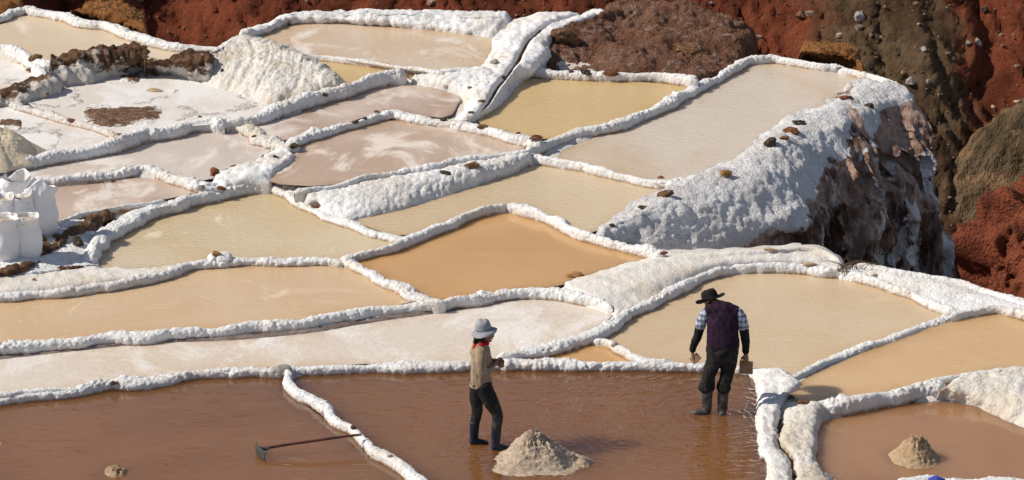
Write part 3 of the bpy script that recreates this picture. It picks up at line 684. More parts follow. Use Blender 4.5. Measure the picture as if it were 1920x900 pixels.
h = t.math('ADD', t.math('MULTIPLY', t.vor(42, 'SMOOTH_F1'), -0.9), t.math('MULTIPLY', t.noise(110, 3, .7), .55))
M['salt_channel'] = t.done(c, .85, t.bump(h, .012, .9), .25)
bank('salt_bank', 'white salt ridge with a dark water channel climbing beside the brown mound', [
    [(848, 228, .52), (872, 205, .58), (868, 172, .66), (880, 150, .76), (905, 122, .84), (922, 96, .84), (926, 72, .88), (950, 50, .98), (962, 34, 1.02)],
    [(853, 231, .60), (884, 205, .68), (888, 176, .74), (902, 150, .80), (925, 122, .88), (940, 95, .92), (950, 70, .94), (975, 45, 1.02), (1015, 26, 1.05)],
    [(857, 233, .62), (896, 204, .71), (908, 178, .76), (925, 152, .82), (945, 125, .90), (960, 95, .97), (970, 70, .96), (1005, 47, 1.03), (1085, 20, 1.08)],
    [(863, 235, .60), (908, 202, .70), (930, 176, .72), (948, 154, .76), (968, 128, .88), (990, 95, .98), (1005, 70, .96), (1045, 45, 1.02), (1130, 16, 1.10)],
    [(869, 238, .55), (918, 204, .62), (945, 178, .60), (972, 150, .62), (1000, 128, .80), (1018, 100, .92), (1025, 75, .90), (1072, 45, 1.0), (1162, 16, 1.10)],
    [(874, 241, .45), (926, 206, .5), (955, 182, .5), (985, 152, .5), (1015, 130, .6), (1030, 104, .7), (1040, 80, .7), (1090, 50, .85), (1180, 16, .95)]],
    M['salt_channel'], .028, .9, .03, 'salt bank', seed=101, attr=chan_mask, post=channel, taper=.05)
bank('salt_bank', 'white triangular salt shelf between the thin wall and the channel ridge', [
    [(765, 146, .60), (800, 158, .60), (840, 168, .60), (875, 180, .60), (880, 205, .60)],
    [(765, 140, .70), (805, 148, .72), (845, 155, .74), (885, 166, .72), (895, 190, .70)],
    [(775, 137, .78), (820, 137, .82), (865, 138, .84), (905, 145, .82), (910, 170, .74)],
    [(800, 136, .80), (840, 132, .86), (885, 128, .88), (920, 132, .86), (925, 155, .76)],
    [(815, 135, .6), (850, 129, .6), (890, 124, .6), (925, 128, .6), (930, 150, .6)]],
    'salt', .03, .9, .03, 'salt bank', seed=103)
bank('salt_bank', 'white salt bank with a thin channel beside the small red rock', [
    [(420, 360, .36), (445, 356, .36), (475, 352, .36), (505, 346, .42), (515, 330, .46), (545, 310, .46), (560, 290, .46)],
    [(412, 352, .46), (440, 342, .50), (470, 334, .54), (495, 326, .56), (512, 316, .57), (535, 302, .57), (552, 284, .57)],
    [(405, 346, .50), (430, 330, .55), (455, 320, .58), (485, 312, .58), (505, 303, .58), (525, 293, .58), (545, 278, .58)],
    [(398, 342, .50), (420, 325, .54), (445, 313, .56), (475, 303, .56), (495, 294, .56), (515, 284, .56), (535, 272, .56)],
    [(392, 340, .4), (412, 322, .4), (438, 309, .4), (470, 299, .4), (490, 290, .4), (510, 281, .4), (530, 268, .4)]],
    M['salt_channel'], .028, .85, .025, 'salt bank', seed=105, attr=lambda U, T, f: np.exp(-((T - .68) / .05) ** 2), post=None)
bank('salt_bank', 'flared white salt junction to the right of the man', [
    [(1400, 694, -.02), (1416, 722, -.04), (1419, 755, -.05), (1417, 790, -.05), (1418, 825, -.05), (1424, 855, -.05), (1434, 876, -.05), (1438, 905, -.05), (1445, 940, -.05)],
    [(1412, 688, .12), (1428, 712, .13), (1430, 750, .13), (1428, 788, .13), (1428, 822, .13), (1432, 850, .13), (1444, 870, .13), (1449, 905, .13), (1455, 940, .13)],
    [(1435, 687, .17), (1455, 708, .18), (1448, 748, .16), (1440, 786, .15), (1440, 820, .15), (1443, 845, .15), (1460, 864, .15), (1465, 905, .15), (1470, 940, .15)],
    [(1462, 692, .17), (1490, 718, .20), (1468, 744, .17), (1452, 784, .13), (1452, 818, .13), (1455, 842, .13), (1474, 862, .13), (1480, 905, .13), (1486, 940, .13)],
    [(1480, 700, .04), (1505, 728, .06), (1478, 748, .02), (1458, 786, -.03), (1458, 818, -.03), (1460, 840, -.03), (1480, 860, -.03), (1485, 905, -.03), (1492, 940, -.03)]],
    'salt', .024, .85, .015, 'salt bank', seed=107, lump=(.11, .05))
bank('salt_bank', 'white salt causeway on the right side of the brown channel', [
    [(1480, 757, -.02), (1468, 780, -.03), (1466, 808, -.03), (1461, 832, -.03), (1482, 855, -.03), (1490, 870, -.03), (1492, 905, -.03), (1498, 940, -.03)],
    [(1487, 752, .13), (1478, 776, .13), (1475, 806, .13), (1472, 830, .13), (1490, 852, .13), (1498, 868, .13), (1501, 905, .13), (1508, 940, .13)],
    [(1512, 748, .19), (1500, 772, .17), (1502, 804, .15), (1500, 830, .15), (1508, 850, .15), (1512, 868, .15), (1520, 905, .15), (1526, 940, .15)],
    [(1540, 752, .19), (1528, 778, .16), (1526, 806, .13), (1524, 834, .13), (1522, 852, .13), (1526, 872, .13), (1545, 900, .13), (1560, 940, .13)],
    [(1560, 775, -.02), (1540, 792, -.04), (1535, 815, -.05), (1533, 840, -.05), (1530, 862, -.05), (1537, 884, -.05), (1570, 905, -.05), (1590, 940, -.05)]],
    'salt_cream', .024, .85, .015, 'salt bank', seed=109, lump=(.11, .05))
o = bank('water_channel', 'narrow brown water channel between the two salt causeways', [
    [(1470, 750, .03), (1456, 785, .0), (1454, 820, .0), (1456, 842, .0), (1476, 862, .0), (1482, 905, .0), (1488, 940, 0)],
    [(1492, 755, .03), (1474, 788, .0), (1472, 820, .0), (1470, 842, .0), (1488, 862, .0), (1494, 905, .0), (1500, 940, 0)]], 'mud_wet', .03, .25, 0, 'channel', kind='structure', seed=111)

# brown mound and turf
bank('earth_mound', 'brown earth mound dusted with salt behind the golden pond', [
    [(1005, 134, .56), (1060, 142, .54), (1130, 146, .53), (1200, 148, .53), (1265, 150, .53), (1300, 150, .50), (1340, 138, .46)],
    [(1012, 122, .64), (1060, 126, .62), (1130, 130, .61), (1205, 132, .60), (1275, 136, .58), (1325, 138, .54), (1372, 122, .50)],
    [(1020, 95, .72), (1070, 97, .71), (1140, 100, .70), (1215, 102, .68), (1290, 108, .65), (1345, 114, .60), (1392, 104, .54)],
    [(1035, 66, .84), (1085, 66, .84), (1155, 66, .82), (1230, 70, .80), (1305, 80, .75), (1362, 90, .67), (1402, 92, .57)],
    [(1085, 44, .96), (1120, 38, .98), (1180, 36, .96), (1245, 38, .92), (1320, 52, .86), (1375, 70, .75), (1408, 82, .62)],
    [(1120, 28, 1.06), (1160, 18, 1.08), (1205, 10, 1.09), (1260, 12, 1.06), (1330, 28, .98), (1380, 50, .86), (1412, 72, .66)],
    [(1130, 22, .8), (1168, 11, .8), (1208, 4, .8), (1263, 6, .8), (1333, 20, .7), (1386, 42, .6), (1416, 66, .4)]],
    'earth_brown', .026, 1.35, .085, 'mound', seed=113, skirt=.5, lump=(.17, .07))
def turf(label, rows, seed):
    o = bank('turf_mound', label, rows, 'dry_turf', .035, 1.6, .06, 'turf', 'dry turf humps on the rim', seed=seed, skirt=1.0, lump=(.16, .07))
    me = o.data; rnd = random.Random(seed); vs = []; fs = []
    cand = [p for p in me.polygons if p.normal.z > .2]
    for _ in range(900):
        p = rnd.choice(cand).center; a = rnd.uniform(0, 6.28); h = rnd.uniform(.03, .09); w = .006
        d = Vector((math.cos(a), math.sin(a), 0)); k = len(vs)
        vs += [p - d * w, p + d * w, p + Vector((rnd.uniform(-.05, .05), rnd.uniform(-.05, .05), h))]; fs.append((k, k + 1, k + 2))
    g = mesh_obj('dry_grass', [tuple(v) for v in vs], fs, M['straw'], parent=o, smooth=False); g['kind'] = 'stuff'
t = NT('straw'); M['straw'] = t.done(t.mix(t.noise(30), (.20, .09, .025), (.40, .24, .08)), .9)
turf('rusty brown dry turf hump behind the cream top left pond', [
    [(120, 28, .9), (172, 38, .9), (228, 52, .9), (284, 68, .9)], [(122, 23, 1.04), (174, 31, 1.05), (229, 43, 1.04), (284, 62, 1.0)],
    [(128, 17, 1.16), (180, 22, 1.18), (232, 32, 1.15), (278, 52, 1.06)], [(150, 13, 1.1), (190, 14, 1.12), (236, 24, 1.1), (272, 42, 1.04)], [(155, 10, .3), (195, 11, .3), (238, 20, .3), (270, 38, .3)]], 121)
turf('orange brown dry turf hump behind the terrace pond rim', [
    [(1490, 108, .42), (1525, 112, .42), (1580, 117, .42), (1628, 132, .42)], [(1492, 103, .54), (1527, 106, .56), (1581, 110, .57), (1625, 126, .52)],
    [(1490, 98, .66), (1530, 96, .70), (1582, 98, .70), (1620, 118, .60)], [(1500, 95, .6), (1535, 92, .64), (1580, 93, .64), (1612, 108, .56)], [(1502, 92, -.1), (1537, 89, -.1), (1580, 90, -.1), (1610, 104, -.1)]], 123)
turf('small brown turf hump in the very top left corner', [
    [(-60, 36, .95), (-20, 34, .95), (20, 26, .95), (55, 22, .95)], [(-60, 22, 1.08), (-20, 20, 1.10), (18, 16, 1.10), (52, 16, 1.05)], [(-60, 10, 1.1), (-20, 8, 1.12), (18, 8, 1.1), (48, 12, 1.04)], [(-60, 6, .4), (-20, 4, .4), (18, 5, .4), (46, 9, .4)]], 125)
t = NT('ledge_earth')
c = t.mix(t.mr(t.noise(3, 6, .68), .38, .62), (.075, .040, .022), (.20, .105, .055))
c = t.mix(t.mr(t.math('ADD', t.attr('mask'), t.math('MULTIPLY', t.math('SUBTRACT', t.noise(5, 7, .75), .5), 1.6)), .42, .62), c, (.70, .64, .58))
M['ledge'] = t.done(c, .9, t.bump(t.noise(16, 6, .75), .06, 1), .2)
def ledge(label, rows, seed, mat='ledge', taper=.0):
    return bank('earth_ledge', label, rows, mat, .024, 1.6, .09, attr=lambda U, T, f: np.clip(.72 - T * 1.6, 0, 1) + .12, taper=taper, cat='ledge', group='dark earth ledges at the upper left', seed=seed, skirt=.3, lump=(.16, .06))
ledge('long dark brown earth ledge under the cream top left pond', [
    [(84, 166, .66), (130, 158, .66), (190, 144, .66), (250, 133, .66), (298, 132, .66)], [(84, 150, .80), (130, 144, .80), (188, 132, .78), (248, 124, .78), (297, 124, .76)],
    [(88, 134, .94), (130, 120, 1.0), (185, 113, 1.02), (245, 112, 1.0), (294, 118, .94)], [(98, 124, 1.0), (135, 112, 1.06), (188, 107, 1.06), (245, 106, 1.05), (288, 112, .98)], [(100, 118, .8), (138, 107, .8), (190, 103, .8), (246, 103, .8), (286, 108, .8)]], 131)
ledge('short flat brown earth ledge right of the ledge gap', [
    [(268, 134, .66), (335, 142, .66), (392, 152, .66)], [(268, 125, .84), (336, 130, .88), (394, 138, .86)], [(270, 117, 1.0), (340, 119, 1.04), (398, 124, .96)], [(272, 113, 1.02), (342, 115, 1.05), (400, 118, .97)], [(274, 110, .8), (342, 112, .8), (402, 112, .8)]], 133)
ledge('crumbling brown earth ledge at the left edge above the dry pans', [
    [(-60, 206, .60), (-5, 204, .60), (40, 200, .60), (75, 184, .62), (112, 166, .66)], [(-60, 192, .72), (-5, 190, .74), (38, 186, .74), (72, 174, .76), (110, 162, .72)], [(-60, 178, .80), (-5, 176, .82), (35, 172, .82), (70, 168, .80), (106, 160, .74)], [(-60, 170, .78), (-5, 168, .78), (35, 166, .78), (70, 164, .76), (104, 158, .7)], [(-60, 166, .6), (-5, 164, .6), (35, 162, .6), (70, 160, .6), (102, 155, .6)]], 137)
# patches of dirt lying on the dry pans
t = NT('dirt_patch')
c = t.mix(t.mr(t.noise(9, 5, .7), .4, .64), (.11, .055, .032), (.25, .15, .10))
c = t.mix(t.mr(t.math('ADD', t.attr('mask'), t.math('MULTIPLY', t.math('SUBTRACT', t.noise(2.6, 8, .78), .5), 3.0)), .52, .74), c, (.75, .71, .67))
M['dirt_patch'] = t.done(c, .9, t.bump(t.noise(40, 5, .7), .02, 1), .2)
edge = lambda U, T, f: np.clip(np.hypot((U - .5) * 2, (T - .5) * 2) ** 2.0, 0, 1.6)
def patch(label, cx, cy, rx, ry, z, seed):
    rows = [[(cx + rx * a, cy - ry * b + .10 * ry * math.sin(a * 5 + seed), z / ZS + (-.02 if abs(b) > .9 or abs(a) > .9 else .025)) for a in (-1, -.6, -.2, .2, .6, 1)] for b in (-1, -.5, 0, .5, 1)]
    bank('dirt_patch', label, rows, M['dirt_patch'], .022, .5, .012, 'dirt patch', 'brown dirt on the dry pans', seed=seed, skirt=.05, lump=(.08, .04), attr=edge)
patch('large dark brown dirt patch on the cracked white pan', 232, 219, 86, 23, Z['crust'] - .006, 141)
patch('small brown dirt patch beside the beige salt heap', 20, 233, 26, 12, Z['shelf'] - .006, 143)
patch('thin brown dirt streak under the long earth ledge', 242, 145, 26, 13, Z['crust'] - .006, 145)

# ================================================================== THE SALT WALLS
z = Z
wall('white salt wall along the back of the bottom left brown pond', [(-120, 770), (0, 752), (60, 745), (120, 738), (180, 728), (213, 723), (260, 721), (300, 714), (350, 706), (400, 701), (450, 698), (500, 698), (540, 697)], z['front'], z['long'], .26)
wall('second narrower salt ridge doubling the wall at the left edge', [(-120, 752), (0, 742), (40, 737), (90, 733), (150, 729)], z['long'], h=.09, w=.15)
wall('long straight white salt wall right behind the two people', [(528, 694), (575, 696), (640, 692), (700, 690), (760, 689), (820, 688), (880, 686), (940, 684), (1000, 683), (1060, 684), (1120, 686), (1180, 687), (1240, 688), (1300, 689), (1360, 690), (1425, 696)], z['front'], z['long'], .25)
wall('slanting salt wall dividing the two brown front ponds', [(534, 698), (541, 713), (552, 727), (568, 742), (588, 758), (606, 770), (617, 785), (634, 796), (653, 802), (671, 815), (691, 832), (714, 852), (741, 872), (773, 892), (800, 908), (850, 950)], z['front'], h=.13, w=.19, ws=[.16, .15, .17, .22, .27, .30, .22, .20, .19, .17, .18, .19, .18, .18, .18, .18])
wall('diagonal salt wall between the fan pond and the amber pond', [(1478, 715), (1493, 709), (1520, 695), (1547, 682), (1580, 669), (1613, 656), (1647, 644), (1680, 634), (1713, 623), (1747, 611), (1790, 596)], z['fan'], h=.15, w=.20)
wall('salt wall along the back of the amber right edge pond', [(1780, 597), (1830, 586), (1863, 582), (1907, 588), (1960, 602), (2050, 622)], z['right'], h=.12, w=.18)
wall('thick salt wall behind the pond with the small cone', [(1520, 762), (1547, 765), (1613, 757), (1680, 743), (1747, 733), (1775, 735)], z['corner'], z['right'], .30)
wall('thin salt ridge above the creamy right edge bank', [(1735, 725), (1780, 713), (1815, 707), (1850, 703), (1885, 700)], z['right'], h=.10, w=.14)
wall('lumpy salt wall at the bottom right edge of the picture', [(1660, 930), (1690, 908), (1740, 904), (1800, 906), (1860, 907), (1930, 912), (2050, 930)], z['corner'], h=.13, w=.20)
wall('long salt wall between the beige pond and the whitish long pond', [(-120, 666), (0, 655), (67, 650), (117, 645), (150, 642), (207, 635), (250, 633), (300, 630), (367, 625), (433, 621), (483, 614), (533, 611), (583, 607), (640, 594), (690, 586), (740, 581), (790, 576), (830, 571)], z['long'], z['beige'], .25)
wall('curved salt wall below the orange pond', [(815, 573), (873, 564), (923, 555), (973, 550), (1007, 547), (1057, 550), (1090, 559), (1123, 569), (1150, 580)], z['long'], z['orange'], .23)
wall('salt wall under the smooth bank and straw pond, left of centre', [(-120, 572), (0, 560), (67, 555), (133, 548), (200, 539), (250, 532), (300, 522), (333, 509), (360, 499), (400, 494), (450, 493), (500, 491), (550, 490), (600, 489), (645, 494)], z['beige'], z['bank'], .22)
wall('salt wall between the beige pond and the orange pond', [(638, 491), (667, 503), (693, 514), (723, 528), (750, 537), (775, 554), (807, 565), (835, 568)], z['beige'], h=.12, w=.24, ws=[.2, .2, .2, .22, .24, .3, .3, .25])
wall('curved salt wall at the upper left of the orange pond', [(636, 487), (673, 481), (707, 474), (740, 466), (757, 458), (780, 448), (807, 438), (840, 424), (860, 416), (890, 404), (923, 394), (957, 389)], z['orange'], (z['bank'] + .02, z['mid']), .18)
wall('thick salt wall at the upper right of the orange pond', [(945, 389), (973, 392), (993, 398), (1013, 405), (1040, 419), (1067, 431), (1090, 439), (1123, 449), (1157, 459), (1190, 469), (1223, 478), (1245, 484)], z['orange'], z['mid'], .26)
wall('curved salt wall between the straw pond and tall white bank', [(476, 353), (500, 354), (520, 359), (540, 369), (567, 384), (593, 399), (620, 411), (660, 423), (693, 434), (723, 443), (752, 449), (772, 449)], z['bank'], z['mid'], .22)
wall('broad salt wall climbing right from the white sacks', [(172, 490), (178, 464), (194, 443), (213, 430), (235, 417), (267, 405), (317, 391), (367, 376), (417, 364), (467, 354), (492, 353)], z['bank'], z['pink'], .40, ws=[.25, .3, .36, .40, .42, .42, .40, .36, .32, .28, .22])
wall('thin upper salt ridge beside the brown dirt channel', [(100, 437), (125, 417), (150, 404), (180, 397), (215, 392), (260, 387), (310, 377)], z['pink'], h=.09, w=.16)
wall('lumpy salt wall between the pinkish pond and grey pond', [(-120, 352), (0, 345), (50, 340), (100, 337), (150, 333), (200, 328), (240, 322), (262, 318), (285, 320), (307, 328), (333, 337), (360, 345), (385, 352), (420, 352)], z['pink'], z['ash'], .28)
wall('salt wall between the dry white pans and grey pond', [(-120, 328), (0, 313), (40, 306), (80, 298), (133, 291), (183, 281), (233, 268), (260, 257), (300, 250), (333, 244), (360, 236), (400, 235), (425, 238)], z['ash'], (z['shelf'] + .01, .715 * ZS), .26)
wall('cream salt hump wall right of the grey pond', [(412, 240), (435, 240), (462, 245), (492, 261), (520, 272), (540, 284)], z['ash'], z['rose'], .36, mat='salt_cream', ws=[.26, .36, .44, .34, .28, .24])
wall('salt wall between the cracked pan and the rose pond', [(405, 232), (450, 229), (483, 222), (517, 209), (550, 199), (583, 189), (617, 178), (640, 174), (673, 161), (707, 151), (728, 145), (762, 144)], z['rose'], (.70 * ZS, .83 * ZS), .26)
wall('short salt wall at the right end of the sliver pond', [(745, 140), (768, 141), (790, 149), (823, 150), (847, 158), (875, 168)], z['rose'], h=.17, w=.24)
wall('thin straight salt wall across under the top pond', [(552, 104), (593, 109), (640, 113), (690, 120), (740, 128), (790, 134), (835, 139)], z['sliver'], z['top'], .13, rough=.8)
wall('salt wall between the rose pond and blush pond', [(538, 280), (550, 268), (567, 261), (600, 251), (640, 240), (667, 234), (693, 225), (717, 218), (737, 214), (757, 218), (790, 225), (827, 230), (856, 233)], z['blush'], z['rose'], .26)
wall('salt wall between the blush pond and golden pond', [(845, 232), (890, 242), (923, 249), (957, 258), (990, 265), (1012, 274)], z['blush'], h=.15, w=.28)
wall('thin salt ridge above the tall white bank', [(552, 361), (600, 354), (640, 348), (707, 331), (773, 320), (840, 306), (890, 297), (940, 291), (995, 284)], z['blush'], h=.10, w=.17)
wall('lumpy salt wall along the foot of the brown mound', [(955, 146), (973, 139), (1000, 135), (1033, 138), (1067, 140), (1100, 142), (1140, 144), (1190, 145), (1223, 145), (1257, 149), (1285, 152), (1310, 157)], z['gold'], h=.19, w=.26)
wall('long diagonal salt wall between golden pond and terrace pond', [(985, 287), (1000, 281), (1040, 267), (1090, 250), (1113, 245), (1140, 242), (1173, 232), (1207, 217), (1240, 202), (1273, 186), (1300, 168), (1330, 155), (1360, 138), (1390, 119), (1420, 110)], z['terrace'], z['gold'], .26)
wall('salt wall along the far rim of the terrace pond', [(1405, 113), (1447, 111), (1480, 116), (1513, 121), (1547, 126), (1585, 129)], z['terrace'], h=.16, w=.17)
wall('short end piece of the far terrace rim, beside the turf hump', [(1572, 131), (1600, 136), (1630, 143), (1653, 151), (1685, 163)], z['terrace'], h=.16, w=.19)
wall('salt wall between the terrace pond and pale straw pond', [(985, 297), (1023, 303), (1057, 308), (1090, 314), (1123, 323), (1157, 331), (1190, 338), (1223, 344), (1262, 349)], z['mid'], z['terrace'], .19)
wall('white lumpy end of the terrace wall at the cliff cap', [(1250, 352), (1270, 345), (1290, 343), (1306, 350)], z['mid'], h=.22, w=.3)
wall('salt wall along the upper left curve of the fan pond', [(930, 670), (970, 664), (1007, 659), (1040, 653), (1073, 642), (1107, 628), (1140, 610), (1173, 589), (1207, 573), (1240, 559), (1280, 540), (1313, 522), (1347, 512), (1387, 505)], z['fan'], h=.15, w=.28, ws=[.16, .2, .26, .28, .3, .32, .32, .3, .28, .26, .24, .22, .2, .18])
wall('beaded salt wall along the far edge of the fan pond', [(1370, 507), (1430, 504), (1480, 504), (1513, 505), (1547, 511), (1580, 515), (1613, 522), (1647, 532), (1680, 542), (1713, 555), (1747, 569), (1795, 588)], z['fan'], h=.15, w=.17)
wall('outer salt wall of the right terrace above the ravine', [(1600, 502), (1640, 507), (1680, 513), (1747, 523), (1807, 533), (1863, 551), (1920, 571), (2050, 602)], .14, h=.14, w=.17)
wall('small salt wall on the right of the tiny triangular pond', [(1108, 641), (1140, 645), (1160, 656), (1180, 667), (1205, 678), (1260, 682)], z['nook'], h=.11, w=.14)
wall('salt wall along the far rim of the cream top left pond', [(-120, 52), (0, 36), (20, 27), (43, 20), (60, 21), (100, 29), (133, 38), (167, 47), (200, 50), (233, 63), (267, 73), (300, 81), (333, 88), (383, 91), (418, 96)], z['upper'], h=.16, w=.22)
wall('white salt wall below the cream pond at the left edge', [(-120, 88), (0, 95), (33, 104), (67, 118), (98, 132)], z['pan'], z['upper'], .28)
wall('lumpy salt block left of the long earth ledge', [(60, 130), (75, 140), (84, 152)], z['pan'], h=.22, w=.3)
wall('thin dirty salt ridge between the two dry pans', [(15, 198), (43, 204), (83, 214), (123, 228), (167, 239), (205, 252), (230, 264)], z['shelf'], h=.11, w=.18, mat='salt_dirty')

def strip(label, up, down, zz, mat='silt', seed=1):
    return bank('silt_band', label, [[(x, y, zz / ZS) for x, y in down], [(x, y, (zz + .035) / ZS) for x, y in up]], mat, .03, .25, .01, 'silt', 'bare silt bands at the foot of walls', seed=seed, skirt=.06, lump=(.1, .05))
strip('long grey silt band under the wall behind the whitish long pond', [(-120, 674), (0, 662), (150, 650), (300, 638), (433, 630), (583, 616), (690, 596), (830, 580)], [(-120, 684), (0, 674), (150, 657), (300, 643), (433, 638), (583, 624), (690, 606), (830, 586)], z['long'] - .002, seed=151)
strip('grey silt band under the curved wall below the orange pond', [(820, 580), (873, 572), (923, 563), (973, 557), (1030, 554)], [(820, 588), (873, 580), (923, 570), (973, 563), (1030, 557)], z['long'] - .002, seed=153)
strip('narrow grey silt band under the lumpy wall of the pinkish pond', [(60, 349), (150, 342), (230, 337)], [(60, 355), (150, 347), (230, 340)], z['pink'] - .002, seed=155)
bank('dirt_channel', 'dark brown dirt channel winding down past the white sacks', [
    [(215, 402, .44), (180, 405, .46), (150, 421, .46), (118, 437, .46), (96, 462, .45), (60, 488, .42), (20, 502, .40), (-40, 515, .40)],
    [(217, 405, .46), (183, 410, .48), (155, 427, .48), (124, 443, .48), (102, 467, .465), (64, 493, .44), (23, 507, .425), (-40, 522, .43)],
    [(218, 408, .40), (186, 414, .42), (159, 432, .42), (129, 449, .42), (107, 472, .41), (68, 498, .39), (26, 512, .37), (-40, 526, .37)]],
    'ledge', .022, 1.3, .05, 'dirt channel', attr=lambda U, T, f: .28 + .3 * np.abs(T - .5) + 0 * U, taper=.03, seed=161, skirt=.1, lump=(.10, .05))
bank('dirt_channel', 'thin dark crack line along the foot of the white shelf', [
    [(80, 500, .37), (110, 501, .36), (150, 499, .34), (190, 496, .31)], [(80, 505, .36), (110, 506, .35), (150, 503, .33), (190, 499, .30)]],
    'earth_dark', .02, .8, .015, 'dirt channel', seed=163, skirt=.1, lump=(.08, .04))

wall('white salt lump under the orange brown rock above the beige pond', [(394, 488), (404, 483), (414, 482), (428, 488)], z['bank'], h=.15, w=.34)

# ================================================================== ROCKS, lying where the photograph shows them
bpy.context.view_layer.update()
DG = bpy.context.evaluated_depsgraph_get()
def hit(px, py):
    ok, loc, nrm, idx, ob, mx = S.ray_cast(DG, Vector((0, 0, CAM_H)), ray(px, py), distance=300)
    return np.array(loc) if ok else P(px, py, .3)
def ico(sub):
    bm = bmesh.new(); bmesh.ops.create_icosphere(bm, subdivisions=sub, radius=1)
    v = np.array([x.co[:] for x in bm.verts]); f = [[q.index for q in p.verts] for p in bm.faces]; bm.free(); return v, f
ICO_V, ICO_F = ico(3)
def rock(label, px, py, w, h, mat, group='loose rocks on the salt walls', name='rock', cat='rock', sink=.36):
    rs = np.random.RandomState(int(px * 7 + py * 13) % 99991)
    base = hit(px, min(py + h * .30, 899))
    d = np.linalg.norm(base - np.array((0, 0, CAM_H))); s = F_PX / d
    nn = rs.normal(size=(15, 3)); nn /= np.linalg.norm(nn, axis=1, keepdims=True); off = rs.uniform(.62, 1.0, 15)
    dots = ICO_V @ nn.T
    r = np.min(np.where(dots > .05, off[None] / np.maximum(dots, .05), 9), axis=1); r = np.minimum(r, 1.15)
    v = ICO_V * r[:, None]
    v = v * (1 + .10 * fbm(v * 3 + px, 3, 5))[:, None]
    v /= np.abs(v).max(axis=0)[None]
    sx, sz = w / s / 2, max(.018, h / s / 2 * .95); sy = min(sx, max(sz, sx * .6))
    a = rs.uniform(-.35, .35); v = v * np.array([sx, sy, sz])
    v = np.stack([v[:, 0] * math.cos(a) - v[:, 1] * math.sin(a) * .6, v[:, 0] * math.sin(a) * .6 + v[:, 1] * math.cos(a), v[:, 2] + v[:, 0] * rs.uniform(-.2, .2)], 1)
    v = v + base + np.array([0, 0, sz * (1 - 2 * sink)])
    return tag(mesh_obj(name, v, ICO_F, M[mat], smooth=False), label, cat, group, 'thing')
